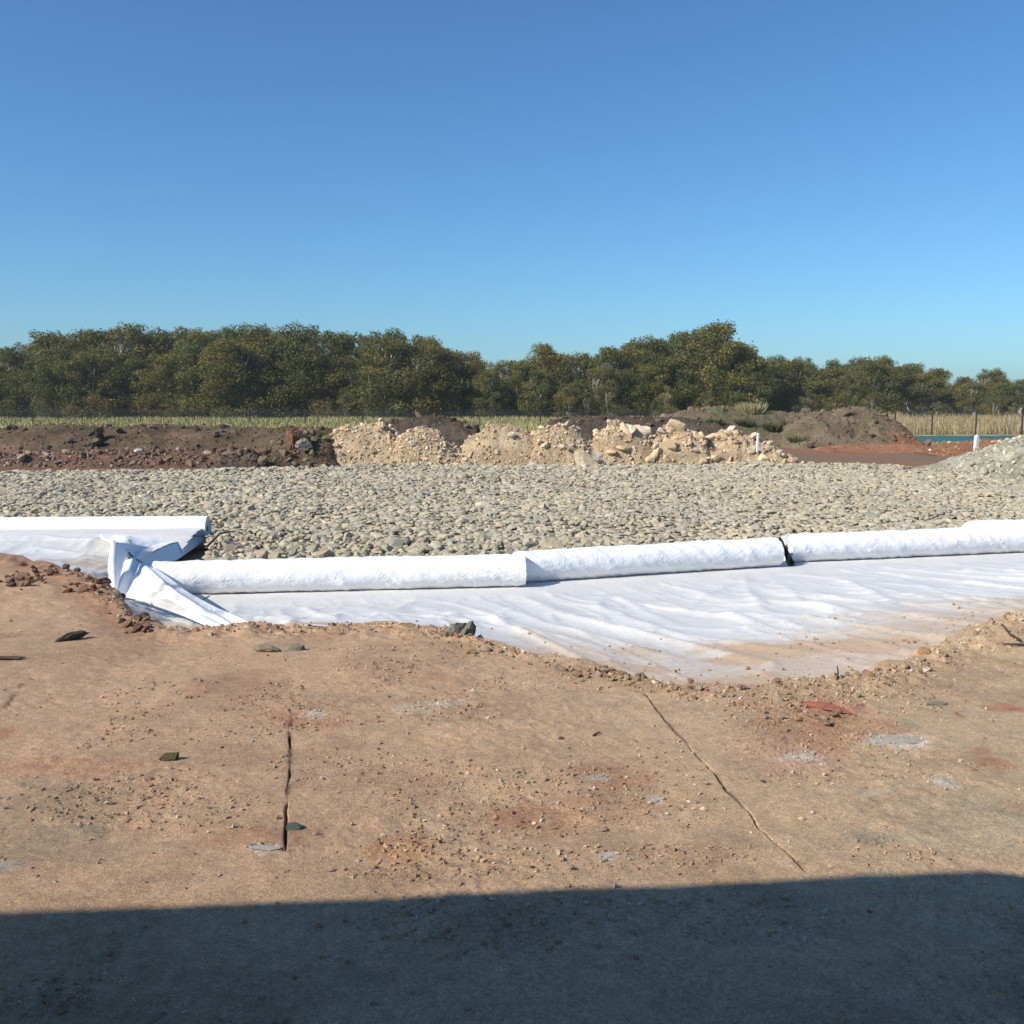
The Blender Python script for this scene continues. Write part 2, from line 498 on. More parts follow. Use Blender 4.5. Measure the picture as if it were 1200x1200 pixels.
def ground_color(X, Y):
    n1 = fbm(X * .6, Y * .9, 51, 4) + .5; n2 = fbm(X * 2.5, Y * 3.5, 52, 5) + .5
    n3 = fbm(X * 9, Y * 14, 53, 4) + .5
    C = np.tile(np.array([0.515, 0.335, 0.205]), (len(X), 1))
    C = lerp3(C, sstep(-1.5, 3.5, X) * .75, (0.575, 0.425, 0.262))
    C = lerp3(C, sstep(.5, .72, n2) * .40, (0.33, 0.205, 0.125))
    C = lerp3(C, sstep(.55, .8, n3) * .22, (0.50, 0.39, 0.28))
    C = lerp3(C, sstep(.52, .75, n1) * .35, (0.36, 0.22, 0.135))
    red = (0.40, 0.175, 0.095)
    for i, (px, py, rx, ry, c, a) in enumerate([
        (975, 832, 42, 12, (0.44, 0.20, 0.14), .8), (925, 850, 70, 34, (0.36, 0.20, 0.12), .6), (1010, 852, 60, 20, red, .45),
        (350, 842, 34, 12, red, .6), (385, 850, 22, 8, red, .5), (480, 992, 46, 26, (0.46, 0.25, 0.12), .75), (620, 955, 40, 16, red, .6),
        (715, 908, 60, 14, red, .45), (730, 945, 70, 18, red, .35), (1190, 832, 20, 7, (0.45, 0.16, .1), .9), (1160, 832, 9, 4, red, .9),
        (1165, 898, 30, 7, red, .6), (1150, 885, 14, 5, red, .6), (1125, 842, 6, 5, red, .9), (535, 1015, 14, 4, red, .8), (578, 1010, 12, 4, red, .6),
        (280, 800, 60, 20, (.36, .2, .12), .5), (60, 900, 120, 14, red, .45), (290, 985, 60, 14, red, .4), (520, 800, 60, 14, (.36, .2, .12), .4),
        (920, 890, 80, 24, (.45, .26, .18), .5), (1030, 700, 1, 1, red, 0), (940, 860, 60, 20, red, .3), (5, 860, 14, 8, (.42, .15, .08), .7),
        (1052, 870, 42, 9, (.62, .56, .48), .95), (940, 887, 28, 7, (.60, .54, .45), .8), (312, 997, 22, 7, (.58, .50, .41), .9),
        (368, 838, 16, 5, (.60, .55, .48), .8), (1108, 920, 20, 9, (.60, .55, .46), .8), (712, 1000, 12, 5, (.6, .6, .56), .7),
        (768, 936, 12, 5, (.62, .6, .56), .7), (700, 912, 14, 5, (.55, .52, .46), .7), (1020, 933, 22, 4, (.60, .55, .46), .7),
        (515, 824, 40, 6, (.55, .48, .38), .6), (480, 832, 30, 6, (.55, .48, .38), .5), (10, 1015, 14, 9, (.55, .52, .48), .7),
        (1010, 983, 34, 11, (.30, .27, .19), .7), (1065, 985, 30, 8, (.30, .27, .19), .4), (1098, 825, 14, 6, (.30, .27, .19), .7), (1065, 850, 16, 7, (.33, .30, .21), .7),
        (40, 960, 120, 60, (.27, .215, .15), .55), (110, 990, 90, 30, (.28, .22, .15), .4), (60, 760, 150, 40, (.35, .235, .15), .4),
        (1150, 970, 120, 40, (.50, .40, .26), .6), (330, 760, 28, 7, (.30, .25, .17), .6), (850, 740, 1, 1, red, 0)]):
        C = lerp3(C, blob(X, Y, px, py, rx, ry, 0, i, (26.0 if c[2] > .42 else 16.0) if rx < 45 else 7.0) * a * .75, c)
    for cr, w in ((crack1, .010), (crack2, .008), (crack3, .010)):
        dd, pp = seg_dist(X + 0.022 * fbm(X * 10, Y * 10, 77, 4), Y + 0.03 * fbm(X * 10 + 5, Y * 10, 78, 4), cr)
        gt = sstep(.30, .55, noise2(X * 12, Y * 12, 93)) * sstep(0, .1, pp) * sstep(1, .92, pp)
        C = lerp3(C, .85 * gt * np.exp(-(dd / w) ** 2), (.075, .055, .04))  # cracks darkened in colour to stand for the shade inside them
    # red rubble along the left lip
    s = Y - edge(X)
    C = lerp3(C, np.exp(-((s + .3) / .3) ** 2) * sstep(-2.0, -2.8, X) * .6, (0.26, 0.13, 0.08))
    C = lerp3(C, sstep(.15, .6, s), (0.40, 0.29, 0.19))
    # under the crushed rock
    C = lerp3(C, sstep(-.2, .3, Y - front(X)), (0.20, 0.18, 0.145))
    # construction ground beyond
    f = sstep(-.2, .6, Y - far(X))
    nn = fbm(X * .35, Y * .35, 61, 4) + .5
    W = np.tile(np.array([0.165, 0.095, 0.06]), (len(X), 1))
    W = lerp3(W, sstep(6, 12, X), (0.20, 0.135, 0.09))
    W = lerp3(W, sstep(6, 12, X) * sstep(.45, .65, nn) * .7, (0.27, 0.125, 0.07))
    W = lerp3(W, sstep(47, 52, Y + 3 * (nn - .5)), (0.17, 0.14, 0.07))
    W = lerp3(W, sstep(52, 58, Y), (0.24, 0.22, 0.095))
    W = lerp3(W, sstep(52, 58, Y) * sstep(18, 24, X), (0.34, 0.26, 0.14))
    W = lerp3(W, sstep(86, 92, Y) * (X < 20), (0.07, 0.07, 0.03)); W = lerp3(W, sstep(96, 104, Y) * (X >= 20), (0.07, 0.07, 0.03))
    return C * (1 - f[:, None]) + W * f[:, None]

# ------------------------------------------------------------------ the ground sheet
ang_f = np.unique(np.round(np.concatenate([np.arange(-0.515, 0.5151, 0.0025), np.arange(-.236, -.210, .0007), np.arange(.12, .30, .0011)]), 5))
ang_l = -0.515 - np.cumsum(np.linspace(0.004, 0.16, 33)); ang_l = ang_l[ang_l > -math.pi + .02]
ang = np.concatenate([ang_l[::-1], ang_f, -ang_l])
rad = [0.15]
while rad[-1] < 2.35: rad.append(rad[-1] * 1.08)
while rad[-1] < 7.6: rad.append(rad[-1] * 1.0040)
while rad[-1] < 10.5: rad.append(rad[-1] * 1.007)
while rad[-1] < 36: rad.append(rad[-1] * 1.02)
while rad[-1] < 90: rad.append(rad[-1] * 1.012)
while rad[-1] < 4000: rad.append(rad[-1] * 1.12)
rad = np.array(rad)
RR, AA = np.meshgrid(rad, ang, indexing='ij')
GX = (RR * np.sin(AA)).ravel(); GY = (RR * np.cos(AA)).ravel()
GZ = ground_z(GX, GY)
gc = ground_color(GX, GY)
V = np.stack([GX, GY, GZ], -1)
F = grid_faces(len(rad), len(ang), True)[:, ::-1]
nc = len(ang)
V = np.vstack([V, [0, 0, 0]]); gc = np.vstack([gc, gc[0]])
Ft = quads_to_tris(F)
j = np.arange(nc)
Ft = np.vstack([Ft, np.stack([np.full(nc, len(V) - 1), (j + 1) % nc, j], -1)])
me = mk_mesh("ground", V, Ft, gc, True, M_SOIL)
# normals must look up
ground = link("ground", me); tag(ground, kind="structure")
if me.polygons[10].normal.z < 0: me.flip_normals()

# water
m, nt, N, L, b = new_mat("turquoise_water")
n = coltex(nt, .12, 4, .6)
L.new(ramp(nt, n.outputs["Fac"], [(0.3, (0.03, 0.12, 0.105)), (0.7, (0.04, 0.145, 0.13))]), b.inputs["Base Color"])
b.inputs["Roughness"].default_value = 0.5; b.inputs["Specular IOR Level"].default_value = 0.12
n = coltex(nt, 2.5, 4, .6); bn = N.new("ShaderNodeBump"); bn.inputs["Distance"].default_value = .05
L.new(n.outputs["Fac"], bn.inputs["Height"]); L.new(bn.outputs[0], b.inputs["Normal"])
V = np.array([(pond[0] - .8, pond[2] - .8, -.745), (pond[1] + .8, pond[2] - .8, -.745), (pond[1] + .8, pond[3] + .8, -.745), (pond[0] - .8, pond[3] + .8, -.745)])
tag(link("pond_water", mk_mesh("pond_water", V, np.array([[0, 1, 2, 3]]), None, False, m)), kind="structure")

# ------------------------------------------------------------------ cloth sheets
def fw(*pts): return [at_z(px, py, -0.40 - 0.34 * (py < 700)) for px, py in pts]
folds = [   # polyline, height, width
    (fw((606, 690), (660, 708), (740, 740), (820, 772), (905, 806)), .080, .10),
    (fw((560, 699), (640, 726), (720, 758), (790, 792)), .050, .09),
    (fw((480, 700), (560, 716), (640, 745), (720, 778)), .045, .07),
    (fw((400, 702), (500, 716), (590, 742), (660, 768)), .035, .06),
    (fw((300, 700), (380, 706), (480, 722), (560, 745)), .030, .06),
    (fw((250, 704), (330, 722), (380, 735)), .035, .05),
    (fw((650, 690), (740, 712), (800, 745), (870, 768), (960, 792)), .050, .09),
    (fw((700, 690), (760, 700), (800, 726)), .035, .07),
    (fw((870, 672), (885, 700), (905, 722)), .040, .06),
    (fw((915, 668), (985, 690), (1050, 714), (1150, 723)), .060, .08),
    (fw((900, 672), (940, 700), (1000, 728), (1050, 741)), .040, .07),
    (fw((985, 690), (1080, 700), (1200, 716)), .035, .08),
    (fw((760, 722), (860, 738), (960, 728), (1060, 730)), .035, .06),
    (fw((1040, 735), (1100, 742), (1160, 752)), .045, .06),
    (fw((860, 752), (960, 757), (1060, 760)), .040, .05),
    (fw((800, 760), (900, 768), (1000, 778)), .035, .05),
    (fw((1050, 670), (1120, 680), (1210, 682)), .030, .07),
    (fw((1060, 694), (1130, 706), (1210, 722)), .030, .05),
    (fw((1140, 726), (1180, 722), (1215, 716)), .05, .08),
    (fw((800, 700), (850, 690), (880, 684)), .025, .05),
]
lfolds = [
    (fw((0, 628), (60, 634), (120, 640)), .07, .15), (fw((0, 640), (70, 648), (135, 650)), .07, .13),
    (fw((40, 655), (90, 664), (130, 662)), .06, .10), (fw((60, 668), (100, 675), (135, 672)), .05, .08),
    (fw((10, 648), (60, 640), (100, 628)), .06, .12), (fw((90, 660), (110, 650), (135, 640)), .06, .10),
    (fw((100, 684), (130, 688)), .03, .06), (fw((175, 712), (230, 722), (280, 735)), .02, .05),
]
def fold_z(X, Y, fl):
    z = 0
    wx = X + .05 * fbm(X * .8, Y * .8, 300, 2); wy = Y + .06 * fbm(X * .8, Y * .8, 301, 2)
    for pts, h, w in fl:
        d, t = seg_dist(wx, wy, pts)
        env = np.sin(np.clip(t, 0.02, .98) * np.pi) ** .5
        z = z + h * env * np.exp(-(np.sqrt(d * d + .0006) / (w * .9)))
    return z
def sheet_z(X, Y, fl, seed):
    # creases run from the rolls towards lower right
    u = X * .25 - Y * .97; v = X * .97 + Y * .25; v = v + .25 * fbm(u * .3, v * .3, seed + 77, 3)
    r = fbm(u * .22, v * 1.5, seed, 4)
    r2 = 1 - np.abs(2 * fbm(u * .15 + 3, v * 1.1, seed + 9, 3)) * 2
    r3 = 1 - np.abs(2 * fbm(u * .6 + 7, v * 3.6, seed + 19, 3)) * 2
    am = .45 + .55 * sstep(.2, 3.5, rline(X) - Y)
    z = rampz(X, Y) + fold_z(X, Y, fl) * (.5 + .5 * am) + am * (.030 * r + .045 * np.clip(r2, 0, 1) ** 6 + .020 * np.clip(r3, 0, 1) ** 6)
    z = z + .020 * fbm(X * .8, Y * .5, seed + 4, 3)
    return z
def flatten_at_rolls(X, Y, z):
    k = sstep(-.75, -.28, Y - rline(X))
    return z + (FLOOR + .004 - z) * k
dirt_px = [(365, 712, 55, 6, .75), (640, 742, 50, 6, .5), (700, 768, 90, 9, .75), (760, 778, 60, 8, .6), (745, 738, 40, 7, .6), (850, 733, 34, 6, .65),
           (950, 742, 120, 8, .95), (880, 755, 60, 6, .8), (1030, 752, 70, 7, .8), (900, 792, 90, 9, .9), (1040, 775, 60, 6, .6), (560, 758, 60, 5, .7),
           (620, 722, 40, 4, .4), (1150, 740, 50, 8, .7), (1130, 730, 50, 8, .4), (820, 800, 60, 5, .8), (230, 722, 70, 12, .55), (190, 735, 40, 6, .6), (500, 737, 120, 4, .6),
           (780, 690, 20, 3, .2), (880, 770, 120, 8, .5), (1000, 735, 90, 6, .6), (90, 668, 30, 8, .45), (120, 690, 30, 8, .5), (330, 735, 60, 4, .6)]
def dirt(X, Y):
    d = np.zeros(len(X))
    for i, (px, py, rx, ry, a) in enumerate(dirt_px):
        zz = -0.15 if py > 700 else -.5
        d = np.maximum(d, a * blob(X, Y, px, py, rx * 1.2, ry * 1.5, zz, 60 + i, 3.0))
    s = Y - edge(X)
    d = np.maximum(d, .80 * sstep(.55, .12, s + .5 * fbm(X * 3, Y * 3, 71, 3)))
    d = np.maximum(d, .62 * sstep(3.2, .9, s + .8 * fbm(X * .9, Y * 1.4, 73, 3)) * sstep(-.6, .6, X))
    return d + .16 * fbm(X * 1.5, Y * 2.5, 72, 4)

def sheet(name, x0, x1, step, fl, seed, offz, back, label, group=None):
    xs = np.arange(x0, x1, step)
    nt_ = 230
    t = np.linspace(0, 1, nt_)
    e = edge(xs) - .25; l = back(xs)
    Y = e[None] + (l - e)[None] * t[:, None]
    X = np.repeat(xs[None], nt_, 0)
    X = X.ravel(); Y = Y.ravel()
    Z = flatten_at_rolls(X, Y, sheet_z(X, Y, fl, seed)) + offz
    if offz > 0:     # the cloth leaves the far roll halfway up its front
        Z = Z + (.24 + .03 * fbm(X * 1.2, Y * 1.2, 470, 3)) * sstep(-2.2, -.2, Y - 15.62) * sstep(-4.2, -5.0, X)
    c = np.zeros((len(X), 3)); c[:, 0] = dirt(X, Y)
    FF = grid_faces(nt_, len(xs))
    if offz > 0:     # ragged right hand side, rising towards the end of the far roll
        out = (Y > 11.6) & (X > np.interp(Y, [12.1, 15.85], [-4.56, -4.95]))
        FF = FF[~out[FF].any(1)]
    me = mk_mesh(name, np.stack([X, Y, Z], -1), FF, c, True, M_FAB)
    o = link(name, me)
    tag(o, label, "fabric sheet", group)
    return o
sheet("geotextile_sheet", -4.35, 9.5, .030, folds, 400, 0, lambda x: rline(x) + .30,
      "wide white geotextile sheet with soil stained folds spread in front of the three rolls")
sheet("geotextile_sheet", -12.5, -3.55, .035, lfolds, 430, .012, lambda x: np.where(x < -4.6, 15.8, rline(x) + .2),
      "crumpled white geotextile sheet under the long roll at the far left")

# ------------------------------------------------------------------ rolls of geotextile
def roll(p0, p1, r, label, seed, sag=0.0, ends=(True, True), twist=1.0, amp=1.0, bend=0.0, taper=0.0):
    p0 = np.array(p0, float); p1 = np.array(p1, float)
    Ld = np.linalg.norm(p1 - p0); ax = (p1 - p0) / Ld
    side = np.cross(ax, [0, 0, 1]); side /= np.linalg.norm(side)
    up = np.cross(side, ax)
    nl, nn = int(Ld / .028), 72
    u = np.linspace(0, 1, nl); th = np.linspace(0, 2 * np.pi, nn, endpoint=False)
    U, T = np.meshgrid(u, th, indexing='ij')
    s = U * Ld
    def per(f):    # seamless around the roll
        w = T / (2 * np.pi); return f(T * r * 1.0) * (1 - w) + f((T - 2 * np.pi) * r) * w
    d = per(lambda q: fbm((s + q * twist) * 3.5, (q - s * .4) * 7, seed, 4))
    rid = per(lambda q: 1 - np.abs(2 * fbm((s * 1.0 + q * twist) * 6.5, (q) * 2.4, seed + 5, 3)) * 2)
    big = fbm(s * .9, s * 0 + 3, seed + 2, 3)
    R = r * (1 + .05 * big) + amp * (.020 * d + .017 * np.clip(rid, 0, 1) ** 3)
    lowamt = np.clip(-np.sin(T), 0, 1)
    R = R + .022 * lowamt * amp * fbm(s * 5, T * 2, seed + 8, 3)
    if taper: R = R * (1 - .55 * np.exp(-(s / taper) ** 2))
    z = R * np.sin(T); y = R * np.cos(T)
    flat = -r * .93
    z = np.where(z < flat, flat + (z - flat) * .25, z)
    off = bend * np.sin(U * np.pi)
    wav = .04 * fbm(s * .8, s * 0 + 9, seed + 3, 2)
    P = p0[None, None] + ax[None, None] * s[..., None] + side[None, None] * (y + off + wav)[..., None] + up[None, None] * (z - sag * np.sin(U * np.pi))[..., None]
    V = P.reshape(-1, 3)
    parts = [(V, grid_faces(nl, nn, True))]
    # end: wound layers as stepped rings round an open core
    def endcap(i, sgn):
        ring = P[i]; c = ring.mean(0)
        rr = np.concatenate([[1.0]] + [[k, k - .003] for k in np.linspace(.97, .24, 22)])
        depth = np.array([0] + [(.010 + .012 * ((k * 7) % 3) / 3) * (1 if k % 2 else .3) for k in range(44)]) + np.linspace(0, .01, 45)
        spiral = [c[None] + (ring - c[None]) * q - sgn * ax[None] * (dd) for q, dd in zip(rr, depth)]
        VV = np.vstack(spiral)
        return VV, grid_faces(len(rr), nn, True), c
    c0 = c1 = None
    if ends[0]:
        a, b_, c0 = endcap(0, -1); parts.append((a, b_))
    if ends[1]:
        a, b_, c1 = endcap(-1, 1); parts.append((a, b_[:, ::-1]))
    V, F = join(parts)
    mid = (p0 + p1) / 2; mid[2] = min(p0[2], p1[2]) - r
    root = empty("geotextile_roll", mid)
    tag(root, label, "fabric roll", "white geotextile rolls laid end to end")
    link("wound_fabric", mk_mesh("wound_fabric", V - mid, F, None, True, M_ROLL), root)
    # cardboard core
    q0 = (c0 if c0 is not None else P[0].mean(0)); q1 = (c1 if c1 is not None else P[-1].mean(0))
    V, F = tube([q0 + ax * .012, q0 + ax * .5, q1 - ax * .5, q1 - ax * .012], [.048] * 4, 20)
    V2, F2 = join([(V - mid, F)])
    link("core_tube", mk_mesh("core_tube", V2, F2, None, True, M_CORE), root)
    return root
RR_ = 0.20
def rp(px, py, dy=0.0, dz=0.0):
    x, y = at_z(px, py, FLOOR + .01)
    return (x, y + RR_ * .75 + dy, FLOOR + RR_ - .005 + dz)
roll(rp(176, 699), rp(614, 688), RR_, "nearest white roll left of centre with its left end under a twisted fold of cloth", 500, bend=-.02)
roll(rp(604, 686, .10), rp(911, 664, .0), RR_ * .99, "middle white roll with diagonal creases between the nearest roll and the dark gap", 520)
roll(rp(925, 660, .02), rp(1260, 645), RR_ * .99, "smooth white roll at the right end of the row right of the dark gap", 540)
roll((at_y(1124, 640, 15.75)[0], 15.75, FLOOR + RR_ - .03), (at_y(1420, 640, 16.6)[0], 16.6, FLOOR + RR_ - .03), RR_, "white roll at the right edge lying partly behind the right end roll", 560, taper=.12)
roll((-10.2, 15.75, FLOOR + RR_ + .02), (-4.93, 16.02, FLOOR + RR_ + .02), RR_, "long smooth white roll at the far left behind the crumpled sheet", 580, amp=.25)

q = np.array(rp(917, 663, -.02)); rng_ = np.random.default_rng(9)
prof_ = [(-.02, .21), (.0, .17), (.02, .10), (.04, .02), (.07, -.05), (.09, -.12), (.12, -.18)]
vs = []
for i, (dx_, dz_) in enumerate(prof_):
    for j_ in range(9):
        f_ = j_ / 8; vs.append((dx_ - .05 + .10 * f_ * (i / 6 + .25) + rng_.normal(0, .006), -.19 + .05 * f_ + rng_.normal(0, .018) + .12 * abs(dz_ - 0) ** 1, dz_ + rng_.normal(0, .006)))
M_BLACK = plain_mat("gap_shade_black", (.015, .017, .022), .45, 30, .3, spec=.4)  # dark sheet set between the rolls in place of the shade there
o = link("gap_shade_sheet", mk_mesh("gap_shade_sheet", np.array(vs), grid_faces(7, 9), None, False, M_BLACK), None, tuple(q)); sm = o.modifiers.new("thickness", 'SOLIDIFY'); sm.thickness = .004
tag(o, "dark crumpled sheet standing in for the shade between the middle roll and right end roll", "shade sheet")

# ------------------------------------------------------------------ twisted fold at the left end of the nearest roll
def hitf(px, py, off):
    dx, dy, dz = ray(px, py)
    ys = np.linspace(5.5, 16, 1500); t = ys / dy
    X = dx * t; Z = CAM_Z + dz * t
    G = rampz(X, ys) + off
    k = np.argmax(Z < G)
    return np.array([X[k], ys[k], Z[k]])
def curve(pts, n):
    P = np.array(pts, float); m = len(P)
    t = np.linspace(0, m - 1, n); i = np.clip(t.astype(int), 0, m - 2); f = (t - i)[:, None]
    p0 = P[np.maximum(i - 1, 0)]; p1 = P[i]; p2 = P[i + 1]; p3 = P[np.minimum(i + 2, m - 1)]
    return .5 * ((2 * p1) + (-p0 + p2) * f + (2 * p0 - 5 * p1 + 4 * p2 - p3) * f ** 2 + (-p0 + 3 * p1 - 3 * p2 + p3) * f ** 3)
def loft(rows, n1, n2, bulge=0.0, seed=0, amp=.01, stretch=(3, 10)):
    C = [curve(r, n1) for r in rows]
    out = []
    G = np.stack([curve([c[i] for c in C], n2) for i in range(n1)], 0)   # n1 x n2 x 3
    u, v = np.meshgrid(np.linspace(0, 1, n1), np.linspace(0, 1, n2), indexing='ij')
    G[..., 2] += bulge * np.sin(v * np.pi) + amp * fbm(u * stretch[0], v * stretch[1], seed, 4) * 2
    G[..., 1] += amp * fbm(u * stretch[0] + 5, v * stretch[1], seed + 1, 4) * 2
    return G.reshape(-1, 3), grid_faces(n1, n2)
offs_u = [.42, .38, .33, .28, .22, .16, .10, .07, .05]
U = [hitf(px, py, o) for (px, py), o in zip([(156, 654), (167, 662), (180, 674), (197, 688), (217, 701), (235, 712), (255, 722), (270, 731), (284, 739)], offs_u)]
D = [hitf(px, py, o) for (px, py), o in zip([(135, 697), (148, 700), (163, 704), (182, 711), (203, 718), (222, 725), (240, 732), (257, 737), (274, 741)], [.05, .05, .06, .06, .06, .05, .05, .05, .04])]
Mid = [(a * .5 + b_ * .5 + np.array([-.01, -.03, .01])) for a, b_ in zip(U, D)]
Q1 = [(a * .75 + b_ * .25 + np.array([-.0, -.02, -.015])) for a, b_ in zip(U, D)]
lip = [a + np.array([.05, .06, -.03]) for a in U]
lip2 = [a + np.array([.10, .12, -.05 * min(1, o / .3)]) for a, o in zip(U, offs_u)]
colM = np.array(at_y(137, 664, U[0][1] - .12)); colQ = (colM + U[0]) / 2 + np.array([-.02, 0, .0])
pre = U[0] + np.array([-.012, -.01, -.0])
U = [pre] + U; Q1 = [colQ] + Q1; Mid = [colM] + Mid; D = [D[0] + np.array([-.01, .0, 0])] + D
lip = [lip[0]] + lip; lip2 = [lip2[0]] + lip2
strip = loft([lip2, lip, U, Q1, Mid, D], 90, 40, 0, 700, .010, (1.0, 7))
A = np.array(at_y(133, 635, U[0][1] - .25)); Bq = D[0] + np.array([-.03, 0, 0])
apex = U[0]
# upright sunlit rim at the left, turning round into the shaded hollow
rim = loft([[A + (-.10, .35, -.10), (A + Bq) / 2 + (-.12, .30, -.02), Bq + (-.10, .25, 0)],
            [A + (-.02, .02, .0), (A + Bq) / 2 + (-.03, -.03, 0), Bq],
            [A + (.045, -.03, -.01), (A + Bq) / 2 + (.05, -.05, 0), Bq + (.05, -.03, 0)],
            [A * .2 + apex * .8 + (0, -.02, .03), (A + Bq) / 2 * .5 + (apex * .5 + Mid[0] * .5) * .5 + (.02, .08, 0), D[1]]], 40, 30, 0, 710, .008)
T2 = np.array(at_y(176, 641, 12.5)); T1 = np.array(at_y(150, 636, 12.1))
hollow = loft([[A + (.0, 0, -.005), T1, T2], [(A + apex) / 2 + (0, .1, -.10), (T1 + apex) / 2 + (0, .1, -.05), (T2 + apex) / 2 + (0, 0, .0)], [apex + (-.02, 0, -.01), apex + (0, .02, -.01), apex + (.03, .05, -.02)]], 24, 24, 0, 720, .015)
# sheet climbing from the hollow up to the far roll, and its hanging grey edge
We = [np.array(at_y(*p)) for p in [(165, 660, 12.1), (176, 650, 12.9), (192, 641, 13.8), (212, 635, 14.9), (240, 631, 15.85)]]
Lb = [np.array(at_y(*p)) for p in [(134, 638, 11.4), (128, 634, 12.6), (120, 630, 13.8), (118, 627, 14.9), (130, 628, 15.8)]]
Lm = [(a + b_) / 2 + (0, 0, .02) for a, b_ in zip(We, Lb)]
bridge = loft([Lb, Lm, We], 50, 40, .02, 730, .035, (4, 5))
Wd = [np.array(at_y(*p)) for p in [(168, 663, 12.1), (185, 663, 12.6), (205, 657, 13.6), (222, 646, 14.8), (240, 634, 15.85)]]
Wm = [(a + b_) / 2 + (.02, -.05, 0) for a, b_ in zip(We, Wd)]
wedge = loft([We, Wm, Wd], 40, 14, 0, 740, .006)
fold_root = empty("folded_cloth", tuple(D[0] * .5 + apex * .5))
fold_root.location.z = FLOOR
tag(fold_root, "twisted upright fold of white cloth at the left end of the nearest roll", "folded cloth")
base = np.array(fold_root.location)
for nm, (V, F) in (("twisted_strip", strip), ("upright_edge", rim), ("shaded_hollow", hollow), ("raised_sheet", bridge), ("hanging_edge", wedge)):
    me = mk_mesh(nm, V - base, F, np.zeros((len(V), 3)), True, M_ROLL)
    o = link(nm, me, fold_root)
    sm = o.modifiers.new("thickness", 'SOLIDIFY'); sm.thickness = .006

# ------------------------------------------------------------------ crushed rock pad
pal_grey = np.array([(.40, .36, .27), (.44, .40, .31), (.36, .34, .27), (.47, .42, .32), (.42, .36, .26), (.34, .33, .28), (.46, .38, .27), (.50, .46, .36)])
def pad_pts(y0, y1, sp, seed):
    r = np.random.default_rng(seed)
    ys = np.arange(y0, y1, sp); out = []
    for y in ys:
        xm = .535 * y + 1.2
        xs = np.arange(-xm, xm, sp)
        out.append(np.stack([xs + r.uniform(-.45, .45, len(xs)) * sp, y + r.uniform(-.45, .45, len(xs)) * sp], -1))
    P = np.vstack(out)
    ok = (P[:, 1] > front(P[:, 0]) + .0) & (P[:, 1] < far(P[:, 0]) + .25 * r.standard_normal(len(P)))
    return P[ok]
def pad_h(x, y):
    return -.63 + .07 * fbm(x * .5, y * .5, 801, 4) * 2 + .06 * np.exp(-((far(x) - y) / 1.2) ** 2)
allP = []
for (y0, y1, sp_, sub, sd) in ((11.5, 15.6, .104, 1, 1), (15.6, 23, .115, 0, 2), (23, 34, .135, 0, 3)):
    P = pad_pts(y0, y1, sp_, 810 + sd)
    r = np.random.default_rng(820 + sd)
    n = len(P)
    size = sp_ * r.lognormal(.24, .30, n)
    big = r.random(n) < .04; size[big] *= 1.45
    z = pad_h(P[:, 0], P[:, 1]) + r.uniform(-.03, .018, n)
    c = pal_grey[r.integers(0, len(pal_grey), n)] * (0.88 + .3 * r.random(n))[:, None]
    c = c * np.array([.97, .94, .88]); c = c * .7 + c.mean(0) * .3; c *= (1 + .18 * fbm(P[:, 0] * .4, P[:, 1] * .4, 830, 3))[:, None]
    P3 = np.column_stack([P, z])
    if sub == 1:
        app = size / P3[:, 1]
        inv = np.abs(P3[:, 0] / P3[:, 1]) < .505
        order = np.argsort(-(app * inv * (P3[:, 1] > front(P3[:, 0]) + .25)))[:300]
        msk = np.ones(n, bool); msk[order] = False
        V, F, Cc = scatter(P3[msk], size[msk], c[msk], 1, 10, (.35, .62), .16, 840 + sd, 12)
        solo = (P3[order], size[order], c[order])
    else:
        V, F, Cc = scatter(P3, size, c, sub, 10, (.34, .60), .14, 840 + sd, 5)
    allP.append((V, F, Cc))
nV = 0; Vs, Fs, Cs = [], [], []
for V, F, Cc in allP:
    Vs.append(V); Fs.append(F + nV); Cs.append(Cc); nV += len(V)
tag(link("crushed_rock", mk_mesh("crushed_rock", np.vstack(Vs), np.vstack(Fs), np.vstack(Cs), False, M_ROCK)), kind="stuff")
def solo_mesh(sub, seed, col, name="stone", mat=None, sq=(.55, .85), cuts=9):
    r = np.random.default_rng(seed)
    bV, bF = rock_base(sub, seed, cuts)
    bV = bV * np.array([1.05, .85, sq[0] + (sq[1] - sq[0]) * r.random()]) * .5
    return mk_mesh(name, bV, bF, np.tile(np.array(col), (len(bV), 1)), False, mat or M_ROCK)
sm_ = [solo_mesh(2 if k % 3 == 0 else 1, 900 + k, pal_grey[k % 8] * np.array([.97, .94, .88]) * (0.9 + .2 * random.random())) for k in range(24)]
for i in range(len(solo[0])):
    o = link("crushed_stone", sm_[i % 24], None, solo[0][i])
    s_ = solo[1][i] * 1.02; o.scale = (s_, s_, s_)
    o.rotation_euler = (random.uniform(-.4, .4), random.uniform(-.4, .4), random.uniform(0, 6.28))
    tag(o, "angular grey beige stone at the near edge of the crushed rock bed behind the rolls", "stone", "crushed stones along the near edge of the rock bed")

# ------------------------------------------------------------------ thin air
mh = bpy.data.materials.new("thin_haze"); mh.use_nodes = True; nh = mh.node_tree
nh.nodes.remove(nh.nodes["Principled BSDF"]); pv = nh.nodes.new("ShaderNodeVolumePrincipled")
pv.inputs["Color"].default_value = (.92, .95, 1.0, 1); pv.inputs["Density"].default_value = HAZE; pv.inputs["Anisotropy"].default_value = .2
nh.links.new(pv.outputs[0], nh.nodes["Material Output"].inputs["Volume"])
V, F = box(-900, 900, -300, 1500, -6, 14)
tag(link("haze", mk_mesh("haze", V, F, None, False, mh)), kind="stuff")

